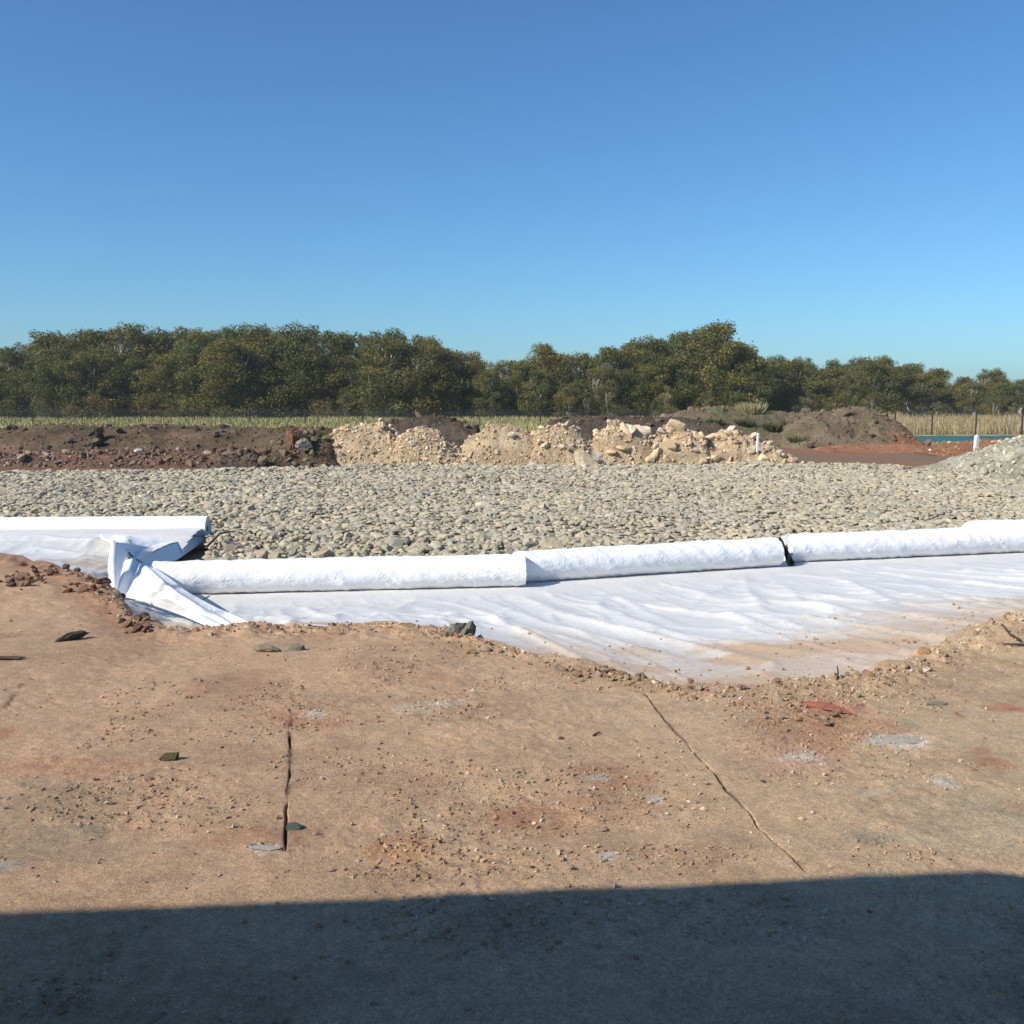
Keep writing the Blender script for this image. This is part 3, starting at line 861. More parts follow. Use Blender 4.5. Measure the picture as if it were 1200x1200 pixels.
# ------------------------------------------------------------------ heaps
PALS = {
    'tan': [(.50, .365, .228), (.56, .435, .285), (.42, .30, .185), (.59, .49, .365)],
    'brown': [(.115, .08, .048), (.15, .105, .062), (.09, .062, .04), (.18, .13, .08)],
    'dark': [(.095, .07, .052), (.13, .095, .07), (.08, .06, .045), (.15, .11, .08)],
    'red': [(.17, .105, .07), (.22, .13, .09), (.14, .085, .055), (.34, .25, .19)],
    'orange': [(.31, .14, .075), (.26, .12, .068), (.36, .19, .11), (.22, .115, .07)],
    'grey': [(.38, .35, .26), (.44, .41, .31), (.34, .31, .22), (.48, .45, .36)],
    'weedy': [(.175, .125, .08), (.20, .155, .10), (.13, .12, .06), (.22, .16, .115)],
}
BASE = -0.68
SHARED = {}
def heap(name, px0, px1, peak, pytop, Yf, label, pal, cat="spoil heap", depth=None, seed=0, small=400, boulders=0, bsize=(.22, .5), shape=1.0, lump=.16,
         group=None, bpal=None, tops=None, colfn=None, ridge=.18, smsize=(.05, .16), bflat=(.55, .9)):
    """heap standing with its front foot at distance Yf; px0..px1 its width as seen; peak/pytop its crest"""
    pal_ = np.array(PALS[pal]); bp = np.array(PALS[bpal or pal])
    W = (px1 - px0) / FPX * Yf
    dep = depth or max(2.2, W * .8)
    Yc = Yf + dep / 2
    x0 = at_y(px0, 500, Yf + dep * .3)[0]; x1 = at_y(px1, 500, Yf + dep * .3)[0]
    r = np.random.default_rng(seed + 1000)
    st = max(.035, (x1 - x0) / 130)
    xs = np.linspace(x0 - .15, x1 + .15, int((x1 - x0) / st)); ys = np.linspace(Yf - .1, Yf + dep + .1, max(20, int(dep / .075)))
    X, Y = np.meshgrid(xs, ys, indexing='xy')
    if tops is None: tops = [(px0, 999), (peak, pytop), (px1, 999)]
    ztop = {}
    def hz(X, Y):
        u = (X - x0) / (x1 - x0)
        v = (Y - Yf) / dep
        tp = [(at_y(a, 500, Yf + dep * .4)[0], (at_y(a, b_, Yf + dep * .4)[2] - BASE) if b_ < 900 else 0.0) for a, b_ in tops]
        hx = np.interp(X + .12 * fbm(X * 2, Y * 2, seed + 71, 3), [t[0] for t in tp], [t[1] for t in tp])
        hmax = max(t[1] for t in tp)
        edge_ = np.clip(np.minimum(u, 1 - u) * (x1 - x0) / (hmax * .35 + .01), 0, 1)
        if tops[0][1] > 900: pass
        vv = np.clip(1 - np.abs((v - .42) / np.where(v < .42, .42, .58)), 0, 1)
        vv = np.clip(vv + ridge * fbm(X * .9, Y * .9, seed + 3, 4) * np.sin(np.pi * vv), 0, 1)
        prof = np.minimum(np.sin(np.minimum(vv * shape, 1) * np.pi / 2), 1)
        ex = np.sin(np.clip(edge_, 0, 1) * np.pi / 2) ** .8
        z = hx * prof * (ex if True else 1)
        n = lump * (fbm(X * 1.6, Y * 1.6, seed + 11, 5, .6) * 1.6 + .6 * (0.5 - np.abs(2 * fbm(X * 2.4, Y * 2.4, seed + 15, 4))))
        z = z + n * np.clip(prof * ex * 2.2, 0, 1) + .3 * lump * fbm(X * 9, Y * 9, seed + 21, 3) * np.clip(prof * ex * 3, 0, 1)
        return BASE - .08 + z * 1.0 + .06 * np.clip(prof * 5, 0, 1)
    Z = hz(X, Y)
    xf, yf, zf = X.ravel(), Y.ravel(), Z.ravel()
    a = fbm(xf * 1.1, zf * 2 + yf, seed + 31, 4) + .5
    C = np.tile(pal_[0], (len(xf), 1)) * (1 + .5 * fbm(xf * 5, yf * 5 + zf * 4, seed + 33, 4))[:, None]
    C = lerp3(C, sstep(.45, .7, a), tuple(pal_[1])); C = lerp3(C, sstep(.52, .3, a) * .7, tuple(pal_[2]))
    if colfn: C = colfn(xf, yf, zf, C)
    o3 = np.array([(x0 + x1) / 2, Yc, BASE])
    root = empty(name, tuple(o3)); tag(root, label, cat, group)
    link("earth_body", mk_mesh("earth_body", np.stack([xf, yf, zf], -1) - o3, grid_faces(len(ys), len(xs)), C, True, M_HEAP), root)
    def spots(n, lo=0.04):
        out = []
        while len(out) < n:
            x = x0 + (x1 - x0) * r.random(); y = Yf + dep * (0.0 + .6 * r.random())
            z = float(hz(np.array([x]), np.array([y]))[0])
            if z > BASE + lo or r.random() < .15: out.append((x, y, z))
        return np.array(out)
    if small:
        n = small
        xx = x0 + (x1 - x0) * r.random(n * 2); yy = Yf - .1 + dep * .62 * r.random(n * 2)
        zz = hz(xx, yy); k = zz > BASE - .04
        P = np.stack([xx, yy, zz], -1)[k][:n]
        sz = smsize[0] + (smsize[1] - smsize[0]) * r.random(len(P)) ** 2.5
        cc = pal_[r.integers(0, 4, len(P))] * (.8 + .45 * r.random(len(P)))[:, None]
        V, F, Cc = scatter(P - o3, sz * 1.15, cc, -1, 12, (.6, .95), .7, seed + 40, 4)
        tag(link("loose_stones", mk_mesh("loose_stones", V, F, Cc, False, M_ROCK), root), kind="stuff")
    if boulders:
        key = (bpal or pal, bflat)
        if key not in SHARED:
            SHARED[key] = [solo_mesh(1 if k % 2 else 0, 1200 + 31 * k + len(SHARED) * 7, bp[k % 4] * (.9 + .3 * random.random()), "rock_chunk", M_ROCK, bflat) for k in range(10)]
        P = spots(boulders)
        for i, p in enumerate(P):
            s_ = bsize[0] + (bsize[1] - bsize[0]) * r.random() ** 2
            o = link("rock_chunk", SHARED[key][r.integers(0, 10)], root, Vector(p - o3 + np.array([0, 0, s_ * .12])))
            o.scale = (s_ * r.uniform(.8, 1.3), s_ * r.uniform(.6, 1.0), s_ * r.uniform(.55, 1.0))
            o.rotation_euler = (r.uniform(-.9, .9), r.uniform(-.9, .9), r.uniform(0, 6.28))
    return root, hz

g_tan = "tan heaps of dumped earth and rock in a row behind the rock bed"
heap("spoil_heap", 376, 496, 445, 499, 32.3, "leftmost tan heap of the row, lumpy, beside the dark brown rubble", 'tan', seed=1, small=700, boulders=40, bsize=(.16, .5), group=g_tan,
     tops=[(378, 548), (390, 512), (408, 503), (445, 498), (458, 503), (474, 520), (496, 548)], lump=.3)
heap("spoil_heap", 452, 566, 490, 504, 32.0, "second tan heap from the left, covered in small pale stones", 'tan', seed=2, small=1500, boulders=30, bsize=(.14, .3), group=g_tan,
     tops=[(452, 545), (470, 510), (490, 503), (512, 507), (532, 522), (566, 548)], lump=.2)
heap("spoil_heap", 526, 655, 590, 500, 32.2, "smooth sandy tan heap in the middle of the row, in front of the green grass", 'tan', seed=3, small=500, boulders=26, bsize=(.14, .4), group=g_tan,
     tops=[(526, 548), (548, 514), (572, 500), (598, 499), (618, 505), (636, 514), (660, 540)], lump=.16)
heap("spoil_heap", 604, 716, 650, 501, 32.2, "tan heap right of the green grass with pale slabs at its foot", 'tan', seed=4, small=700, boulders=44, bsize=(.16, .5), group=g_tan,
     tops=[(600, 535), (618, 512), (642, 500), (670, 501), (688, 514), (716, 548)], lump=.26)
heap("spoil_heap", 676, 782, 725, 500, 32.4, "tan heap with a rounded sandy top and tilted slabs below", 'tan', seed=5, small=500, boulders=44, bsize=(.2, .65), group=g_tan,
     tops=[(676, 545), (700, 510), (718, 499), (742, 500), (758, 516), (782, 545)], lump=.18)
heap("spoil_heap", 738, 846, 790, 502, 32.5, "blocky tan heap second from the right end of the row", 'tan', seed=6, small=500, boulders=60, bsize=(.2, .7), group=g_tan,
     tops=[(738, 548), (762, 513), (780, 502), (802, 502), (820, 516), (846, 545)], lump=.32)
heap("spoil_heap", 800, 942, 868, 508, 32.6, "rocky tan heap at the right end of the row beside the short white stake", 'tan', seed=7, small=700, boulders=70, bsize=(.18, .6), group=g_tan,
     tops=[(800, 545), (830, 519), (868, 507), (890, 519), (915, 532), (942, 548)], lump=.3)
# left rubble
heap("rubble_heap", 300, 400, 360, 506, 31.8, "brown rubble heap with broken clods between the dark bank and the first tan heap", 'brown', seed=8, small=900, boulders=64, bsize=(.2, .5),
     tops=[(296, 999), (318, 522), (345, 506), (375, 508), (400, 520)], depth=4, cat="rubble heap", bpal='weedy')
heap("rubble_heap", -60, 330, 200, 526, 32.6, "long low row of reddish broken rubble at the foot of the dark bank", 'red', seed=9, small=2600, boulders=150, bsize=(.14, .42), depth=2.2,
     tops=[(-60, 534), (40, 532), (120, 530), (165, 527), (230, 529), (290, 527), (330, 545)], cat="rubble heap", lump=.12)
heap("rubble_heap", 245, 318, 280, 529, 30.4, "dark olive slabs of clay tipped at the left foot of the brown rubble", 'dark', seed=10, small=300, boulders=24, bsize=(.25, .55), depth=2.0,
     tops=[(245, 999), (262, 536), (282, 530), (300, 532), (318, 999)], cat="rubble heap", bpal='brown')
def mott(x, y, z, C):
    C = lerp3(C, sstep(.52, .72, fbm(x * .5, y * .5 + z, 1301, 4) + .5) * .8, (.24, .15, .10))
    return lerp3(C, sstep(.55, .75, fbm(x * .7 + 4, z * 2, 1302, 4) + .5) * .5, (.22, .18, .085))
heap("earth_bank", -220, 420, 200, 500, 34.0, "long dark brown earth bank across the left with a flat grassy back edge", 'brown', seed=11, small=2200, boulders=60, bsize=(.15, .45), depth=8.5,
     tops=[(-220, 503), (0, 504), (60, 499), (120, 504), (160, 499), (210, 501), (300, 503), (380, 504), (420, 510)], cat="earth bank", bpal='dark', lump=.13, shape=1.3, colfn=mott)
heap("clod_pile", 94, 124, 108, 504, 34.5, "small black clump of clods on the face of the dark bank", 'dark', seed=12, small=120, boulders=14, bsize=(.25, .5), depth=1.6,
     tops=[(94, 515), (108, 503), (118, 506), (124, 999)], cat="clod pile")
heap("earth_mound", 405, 572, 505, 487, 40.0, "dark brown mound rising behind the two leftmost tan heaps", 'dark', seed=13, small=900, boulders=26, bsize=(.2, .5), depth=6,
     tops=[(405, 999), (430, 497), (470, 493), (505, 486), (530, 493), (560, 499), (572, 999)], cat="earth mound", lump=.14, bpal='brown')
def weeds(x, y, z, C):
    C = lerp3(C, sstep(.55, .68, fbm(x * .8, y * .8 + z * 2, 1311, 4) + .5) * .75, (.105, .115, .05))
    return lerp3(C, sstep(.55, .75, fbm(x * .5 + 9, z * 2, 1312, 4) + .5) * .6, (.25, .165, .11))
heap("earth_mound", 632, 860, 720, 487, 40.5, "long flat topped dark mound behind the right half of the tan heaps", 'dark', seed=14, small=1200, boulders=30, bsize=(.2, .45), depth=7,
     tops=[(632, 505), (645, 492), (690, 488), (745, 489), (800, 489), (860, 500)], cat="earth mound", lump=.12, colfn=lambda x, y, z, C: lerp3(C, sstep(6, 10, x) * .5, (.17, .135, .08)))
heap("earth_mound", 770, 985, 840, 478, 46, "wide brown mound with green weeds behind the short white stake", 'weedy', seed=15, small=1200, boulders=40, bsize=(.2, .5), depth=9,
     tops=[(770, 492), (800, 482), (840, 477), (880, 481), (920, 484), (985, 488)], cat="earth mound", lump=.15, colfn=weeds, bpal='weedy')
def orange_foot(x, y, z, C):
    m_ = sstep(.1, -.25, z + .5 * fbm(x * .9, y * .9, 1321, 4)) * sstep(16.2, 17.6, x) * sstep(21.8, 20.4, x)
    C = lerp3(C, m_ * .8, (.31, .135, .07))
    return lerp3(C, sstep(.56, .7, fbm(x * .8, z * 2, 1323, 4) + .5) * .5, (.24, .17, .12))
heap("earth_mound", 915, 1090, 1010, 478, 44, "brown mound with an exposed orange clay foot left of the pond", 'weedy', seed=16, small=1500, boulders=60, bsize=(.2, .55), depth=8,
     tops=[(915, 495), (945, 485), (975, 482), (1010, 477), (1035, 486), (1055, 503), (1082, 545)], cat="earth mound", lump=.2, colfn=orange_foot, bpal='dark')
heap("clay_ledge", 965, 1095, 1030, 520, 41.5, "flat ledge of bare orange clay at the foot of the brown mound", 'orange', seed=17, small=300, boulders=0, depth=2.5,
     tops=[(965, 524), (1000, 520), (1060, 520), (1080, 522), (1095, 999)], cat="clay ledge", lump=.05, smsize=(.04, .1))
heap("clay_mound", 1085, 1200, 1150, 515, 39, "low orange clay mound with pale stones round the taller white stake", 'orange', seed=18, small=700, boulders=22, bsize=(.15, .35), depth=6,
     tops=[(1085, 999), (1110, 526), (1135, 519), (1160, 516), (1200, 516)], cat="clay mound", lump=.08, bpal='tan')
heap("rock_heap", 1118, 1330, 1215, 510, 26.5, "pale grey green heap of broken clay and rock at the right edge", 'grey', seed=19, small=1500, boulders=46, bsize=(.2, .55), depth=6,
     tops=[(1118, 999), (1140, 541), (1165, 529), (1190, 518), (1215, 511), (1260, 511), (1330, 999)], cat="rock heap", lump=.14)

def lone_rock(px, py, z, size, col, label, name="boulder", cat="boulder", sc=(1.1, .9, .8), rot=(0, 0, 0), sub=2, seed=5, lift=.25, Y=None, mat=None, cuts=9):
    if Y is None: x, y = at_z(px, py, z)
    else: x, y, z = at_y(px, py, Y)
    me = solo_mesh(sub, seed, col, name, mat or M_ROCK, (.9, 1.0), cuts)
    o = link(name, me, None, (x, y, z + size * sc[2] * lift))
    o.scale = tuple(size * s for s in sc); o.rotation_euler = rot
    tag(o, label, cat)
    return o
lone_rock(345, 513, 0, .75, (.20, .10, .06), "upright reddish boulder standing on top of the brown rubble heap", Y=32.6, sc=(.8, .7, 1.25), rot=(.1, .35, .3), seed=41, lift=0)
lone_rock(356, 515, 0, .55, (.07, .055, .045), "dark slab leaning against the upright reddish boulder", Y=32.4, sc=(1.3, .8, .7), rot=(.2, .5, .9), seed=42, lift=0)
lone_rock(356, 521, 0, .55, (.30, .25, .19), "pale rounded boulder just below the upright reddish boulder", Y=32.2, sc=(1, .9, .8), seed=43, lift=0)
lone_rock(163, 529, 0, .33, (.50, .44, .38), "pale white boulder on the row of reddish rubble", Y=31, seed=44, lift=0)
lone_rock(483, 519, 0, .3, (.55, .48, .38), "pale stone high on the second tan heap", Y=32.4, seed=45, lift=0)
lone_rock(686, 540, 0, .85, (.52, .42, .29), "large pale slab leaning at the foot of the tan heaps", Y=32.05, sc=(1, .35, 1.0), rot=(-.5, .25, .1), seed=46, lift=0)
lone_rock(699, 535, 0, .42, (.60, .54, .45), "small whitish block right of the large pale slab", Y=32.0, sc=(.9, .7, .8), seed=47, lift=0)
lone_rock(795, 515, 0, .95, (.52, .36, .22), "big smooth tan boulder on the crest of the blocky heap", Y=33.3, sc=(1.1, .9, .75), seed=48, lift=0)
lone_rock(930, 540, 0, .42, (.50, .35, .23), "rounded tan boulder at the far right foot of the last tan heap", Y=32.6, sc=(1, .9, .85), seed=49, lift=0)
lone_rock(1196, 530, 0, .8, (.42, .39, .30), "large pale block on the grey green heap at the right edge", Y=27.9, sc=(1.3, .9, .8), seed=50, lift=-.35)

# stakes
def stake(px, ytop, ybot, Y, w, label):
    b_ = at_y(px, ybot, Y); t_ = at_y(px, ytop, Y)
    h = t_[2] - b_[2]
    V, F = box(-w / 2, w / 2, -w / 2, w / 2, -.3, h - w * .6)
    ap = len(V); V = np.vstack([V, [(0, 0, h)]])
    F = quads_to_tris(F[[0, 2, 3, 4, 5]]); F = np.vstack([F, [(4, 5, ap), (5, 7, ap), (7, 6, ap), (6, 4, ap)]])
    o = link("marker_stake", mk_mesh("marker_stake", V, F, None, False, M_STAKE), None, b_)
    o.rotation_euler = (0, .02, .3)
    tag(o, label, "stake")
stake(888, 507, 519, 32.9, .06, "short white stake behind the rightmost tan heap")
stake(1143.5, 509, 530, 39.5, .13, "taller white stake standing on the orange clay mound by the pond")

# ------------------------------------------------------------------ wire fence
f_pts = [(-75, 80), (-30, 76), (0, 71), (18, 64), (24.2, 60.9), (45, 60.2), (70, 60)]
fr_ = empty("wire_fence", (0, 71, BASE)); tag(fr_, "long chain wire fence on dark posts running in front of the trees", "fence")
FH = 1.3
def fence_y(x): return np.interp(x, [p[0] for p in f_pts], [p[1] for p in f_pts])
px_known = [at_y(1050, 500, 61.1)[0], at_y(1092, 500, 60.9)[0], at_y(1143.5, 500, 60.8)[0], at_y(1197.5, 500, 60.7)[0]]
xs_ = px_known + [px_known[3] + 2.8 * k for k in range(1, 8)] + list(np.arange(px_known[0] - 4.3, -62, -4.3))
pV, pF = join([tube([(0, 0, -.3), (0, 0, FH + .12), (0, 0, FH + .13)], [.045, .045, .01], 6)])
pm = mk_mesh("post", pV, pF, None, False, M_POST)
for x in xs_:
    o = link("post", pm, fr_, (x, fence_y(x) - 71, 0)); o.rotation_euler = (0, random.uniform(-.015, .015), 0)
def wires(segs, rad_):
    segs = np.array(segs, float); a = segs[:, 0]; b_ = segs[:, 1]; t = b_ - a; t /= np.linalg.norm(t, axis=1)[:, None]
    n1 = np.cross(t, [0, 1, 0]); n1 /= np.linalg.norm(n1, axis=1)[:, None] + 1e-9; n2 = np.cross(t, n1)
    ring = [(np.cos(q) * n1 + np.sin(q) * n2) * rad_ for q in (0, 2.094, 4.189)]
    V = np.stack([a + r_ for r_ in ring] + [b_ + r_ for r_ in ring], 1).reshape(-1, 3)
    f = np.array([(0, 1, 4), (0, 4, 3), (1, 2, 5), (1, 5, 4), (2, 0, 3), (2, 3, 5)])
    F = (f[None] + (np.arange(len(segs)) * 6)[:, None, None]).reshape(-1, 3)
    return V, F
seg = []
for x in np.arange(-62, 48, .11):
    for sg in (1, -1):
        x2 = x + sg * 1.25
        seg.append(((x, fence_y(x) - 71, .05), (x2, fence_y(x2) - 71, FH - .1)))
V, F = wires(seg, .0028)
tag(link("chain_mesh", mk_mesh("chain_mesh", V, F, None, False, M_WIRE), fr_), kind="stuff")
for h in (.05, FH * .5, FH - .08, FH + .05):
    xx = np.arange(-62, 48, 2.0); sg_ = [((a, fence_y(a) - 71, h), (a + 2, fence_y(a + 2) - 71, h)) for a in xx]
    V, F = wires(sg_, .004)
    link("line_wire", mk_mesh("line_wire", V, F, None, False, M_WIRE), fr_)

# ------------------------------------------------------------------ grass and reeds
def blades(name, n, area, h, w, pal, seed, mask=None):
    r = np.random.default_rng(seed)
    x = area[0] + (area[1] - area[0]) * r.random(n); y = area[2] + (area[3] - area[2]) * r.random(n)
    if mask is not None: k = mask(x, y); x, y = x[k], y[k]
    n = len(x)
    hh = h[0] + (h[1] - h[0]) * r.random(n) * (0.7 + .6 * noise2(x * .4, y * .4, seed))
    ww = w * (.6 + .8 * r.random(n)); th = r.random(n) * np.pi
    dx, dy = np.cos(th) * ww / 2, np.sin(th) * ww / 2
    lx, ly = r.normal(0, .22, n) * hh, r.normal(0, .22, n) * hh
    z = ground_z(x, y) - .03
    a = np.stack([x - dx, y - dy, z], -1); b_ = np.stack([x + dx, y + dy, z], -1)
    m1 = np.stack([x - dx * .6 + lx * .4, y - dy * .6 + ly * .4, z + hh * .6], -1); m2 = np.stack([x + dx * .6 + lx * .4, y + dy * .6 + ly * .4, z + hh * .6], -1)
    t = np.stack([x + lx, y + ly, z + hh], -1)
    V = np.stack([a, b_, m2, m1, t], 1).reshape(-1, 3)
    f = np.array([(0, 1, 2), (0, 2, 3), (3, 2, 4)])
    F = (f[None] + (np.arange(n) * 5)[:, None, None]).reshape(-1, 3)
    pal = np.array(pal)
    c = pal[r.integers(0, len(pal), n)] * (.8 + .4 * r.random(n))[:, None]
    tag(link(name, mk_mesh(name, V, F, np.repeat(c, 5, 0), False, M_GRASS)), kind="stuff")
blades("field_grass", 52000, (-50, 24, 56, 87), (.15, .42), .07, [(.37, .33, .13), (.30, .285, .11), (.43, .36, .17), (.24, .245, .09)], 31)
blades("dry_reeds", 26000, (20, 50, 61.3, 86), (.3, .95), .05, [(.40, .31, .17), (.46, .37, .21), (.34, .25, .13), (.30, .26, .12)], 32)
blades("bank_grass", 7000, (19, 40, 46, 51.2), (.04, .14), .05, [(.26, .23, .10), (.20, .20, .07), (.34, .27, .14)], 33)

# ------------------------------------------------------------------ trees
def tree_meshes(seed, style):
    """unit tree of nominal height 9 m. style: 'full' dense to the ground, 'open' bare lower trunks, 'shrub'"""
    r = np.random.default_rng(seed)
    H = 9.0
    parts = []
    if style == 'full': base_h, nst, wid = .6, 3, 3.5
    elif style == 'open': base_h, nst, wid = 3.4, 5, 3.2
    else: base_h, nst, wid = .2, 3, 3.6
    clumps = []
    nc_ = {'full': 52, 'open': 30, 'shrub': 26}[style]
    for i in range(nc_):
        t = (i + r.random()) / nc_
        z = base_h + (H * .93 - base_h) * t
        if style == 'shrub': z = .4 + 7.6 * t
        env = wid * (1.0 - .62 * max(0, (t - .4) / .6) ** 2.2) * (.8 + .2 * min(1, t * 4))
        a = r.random() * 6.283; q = env * math.sqrt(r.random()) * .95
        clumps.append((q * math.cos(a), q * math.sin(a), z, r.uniform(.7, 1.35) * (1.0 - .25 * t)))
    # a few crown tips break the outline
    for i in range(5):
        a = r.random() * 6.283; q = r.uniform(.2, 1.9)
        clumps.append((q * math.cos(a), q * math.sin(a), H * r.uniform(.86, .97), r.uniform(.5, .85)))
    # stems and limbs
    stems = []
    for s in range(nst):
        a = r.random() * 6.283; lean = r.uniform(.3, 1.2)
        pts = [np.array([.18 * math.cos(a), .18 * math.sin(a), -.2])]
        for k in range(1, 7):
            f = k / 6
            pts.append(np.array([math.cos(a) * lean * f * 1.3 + r.normal(0, .10), math.sin(a) * lean * f * 1.3 + r.normal(0, .10), H * .78 * f]))
        stems.append(pts)
        parts.append(tube(pts, np.linspace(.15, .035, 7) * r.uniform(.7, 1.1), 7))
    for (x, y, z, q) in clumps:
        st = stems[r.integers(0, nst)]
        k = int(np.clip(z / (H * .78) * 6 - 1.6, 1, 5))
        p0 = st[k]; p1 = np.array([x, y, z])
        if p1[2] < p0[2]: p0 = st[max(0, k - 2)]
        mid = (p0 + p1) / 2 + r.normal(0, .12, 3) + np.array([0, 0, -.1])
        parts.append(tube([p0, mid, p1], [.055, .035, .015], 5))
    tV, tF = join(parts)
    # foliage
    LV, LC = [], []
    pal = np.array([(.180, .165, .044), (.20, .175, .050), (.150, .150, .042), (.21, .172, .060), (.130, .136, .044)])
    for ci, (x, y, z, q) in enumerate(clumps):
        n = int(285 * q * q + 60)
        d = r.standard_normal((n, 3)); d /= np.linalg.norm(d, axis=1)[:, None]
        rr = q * (0.35 + .72 * r.random(n) ** .5)
        # uneven clump: lumps on the clump
        lum = 1 + .35 * np.sin(d[:, 0] * 5 + ci) * np.sin(d[:, 1] * 4 + ci * 2)
        P = d * (rr * lum)[:, None] * np.array([1.1, 1.1, .82]) + np.array([x, y, z])
        nrm = d + .9 * r.standard_normal((n, 3)); nrm /= np.linalg.norm(nrm, axis=1)[:, None]
        ta = np.cross(nrm, r.standard_normal((n, 3))); ta /= np.linalg.norm(ta, axis=1)[:, None]
        tb = np.cross(nrm, ta)
        s = r.uniform(.07, .17, n)[:, None]
        el = r.uniform(.45, 1.0, n)[:, None]
        LV.append(np.stack([P - ta * s, P - tb * s * el * .6, P + ta * s, P + tb * s * el * .6], 1).reshape(-1, 3))
        cc = pal[r.integers(0, 5, 1)] * (.75 + .5 * r.random((n, 1))) * (.8 + .4 * r.random())
        LC.append(np.repeat(cc, 4, 0))
    V = np.vstack(LV); k = V[:, 2] > -.1
    F = np.arange(len(V)).reshape(-1, 4)
    F = F[k[F].all(1)]
    return (mk_mesh("trunk", tV, tF, None, True, M_BARK), mk_mesh("crown", V, F, np.vstack(LC), False, M_LEAF))
T_FULL = [tree_meshes(2000 + k, 'full') for k in range(7)]
T_OPEN = [tree_meshes(2100 + k, 'open') for k in range(3)]
T_SHRUB = [tree_meshes(2200 + k, 'shrub') for k in range(2)]
def tree(kind, px, ytop, Y, width, label, group=None, name="eucalypt_tree", z0=BASE - .05, cat="tree"):
    z0 = float(ground_z(np.array([at_y(px, ytop, Y)[0]]), np.array([Y]))[0]) - .05
    lib = {'full': T_FULL, 'open': T_OPEN, 'shrub': T_SHRUB}[kind]
    tm, cm = lib[random.randrange(len(lib))]
    x, y, zt = at_y(px, ytop, Y)
    h = (zt - z0) / 9.0 / 1.0
    root = empty(name, (x, y, z0), random.uniform(0, 6.28))
    root.scale = (h * width, h * width, h)
    tag(root, label, cat, group)
    link("trunk", tm, root); link("crown", cm, root)
    return root
sky_trees = [
    (-45, 405, 90, 1.1, "tree cut by the left edge of the photograph"),
    (8, 404, 88, 1.1, "lower rounded tree at the extreme left of the skyline"),
    (62, 388, 90, 1.15, "tall tree standing above the left end of the grassy strip"),
    (105, 383, 92, 1.1, "tall dense tree above the black clump of clods"),
    (145, 378, 90, 1.05, "highest dome shaped crown on the left part of the skyline"),
    (186, 384, 91, .95, "narrow tree with an open airy top right of the left dome"),
    (228, 384, 90, 1.05, "tree with two small tips on its crown left of the pale limbed group"),
    (268, 381, 92, 1.0, "tall tree with a loose ragged top in the left group"),
    (305, 380, 90, 1.05, "tall tree with layered tufts in the left group"),
    (348, 379, 89, 1.0, "tree whose tufted top leans over the first dip in the skyline"),
    (400, 388, 92, 1.05, "broad tree right of the first dip in the skyline"),
    (452, 385, 90, 1.15, "broad domed tree directly behind the leftmost tan heap"),
    (503, 393, 91, 1.05, "rounded tree stepping down behind the dark brown mound"),
    (548, 411, 90, 1.0, "lower tree on the slope down to the middle dip of the skyline"),
    (588, 421, 96, 1.0, "lowest tree in the middle dip of the skyline"),
    (640, 402, 90, .95, "tree with a flat sparse top right of the middle dip"),
    (676, 412, 92, 1.05, "bushy tree behind the tan heap right of the green grass"),
    (715, 404, 90, 1.1, "olive tree in the middle of the rising right group"),
    (757, 394, 91, 1.1, "broad tree left of the tallest crown of the right group"),
    (800, 386, 92, 1.0, "tree touching the left side of the tallest right crown"),
    (838, 377, 90, 1.05, "tallest dark crown of the right group"),
    (872, 408, 91, 1.0, "tree stepping down right of the tallest dark crown"),
]
for px, yt, Y, w, lab in sky_trees: tree('full', px, yt + 2, Y, w, lab, "trees forming the skyline")
right_trees = [
    (908, 416, 108, .95, 'full', "first of the lower bluish trees right of the tall crown"),
    (940, 418, 118, .9, 'full', "slender tree with a feathery top in the lower right group"),
    (975, 421, 122, .9, 'full', "feathery tree left of the rounded dark crown"),
    (1005, 418, 118, 1.0, 'full', "left half of the rounded dark crown above the brown mound"),
    (1032, 417, 118, 1.05, 'full', "rounded dark crown above the peak of the brown mound"),
    (1068, 424, 114, 1.05, 'open', "reddish olive tree above the left end of the pond"),
    (1098, 430, 112, 1.0, 'open', "tree with bare pale trunks above the middle of the pond"),
    (1130, 440, 115, 1.0, 'open', "low tree with bare trunks in the dip left of the last dome"),
    (1163, 431, 120, 1.05, 'full', "dark domed tree second from the right edge"),
    (1198, 443, 118, 1.1, 'open', "low tree at the right edge behind the dry reeds"),
    (1240, 440, 120, 1.2, 'full', "tree cut by the right edge of the photograph"),
]
for px, yt, Y, w, k, lab in right_trees: tree(k, px, yt + 1, Y, w, lab, "trees forming the skyline")
mass = "olive green tree inside the dense belt below the skyline, its crown merged with its neighbours"
for px in np.arange(-140, 910, 30):
    lim = np.interp(px, [t[0] for t in sky_trees], [t[1] for t in sky_trees])
    tree('full', px + random.uniform(-8, 8), lim + random.uniform(8, 40), random.uniform(86, 89), random.uniform(1.1, 1.4), mass, "trees inside the belt")
for px in np.arange(900, 1300, 25):
    lim = np.interp(px, [t[0] for t in right_trees], [t[1] for t in right_trees])
    tree('open' if px > 1040 else 'full', px + random.uniform(-8, 8), lim + random.uniform(4, 14), random.uniform(102, 112), random.uniform(1.2, 1.5), mass, "trees inside the belt")
for px in np.arange(-160, 1320, 34):
    lim = np.interp(px, [t[0] for t in sky_trees + right_trees], [t[1] for t in sky_trees + right_trees])
    tree('full', px, lim + random.uniform(5, 13), random.uniform(96, 102) if px < 890 else random.uniform(124, 130), 1.3, mass, "trees inside the belt")
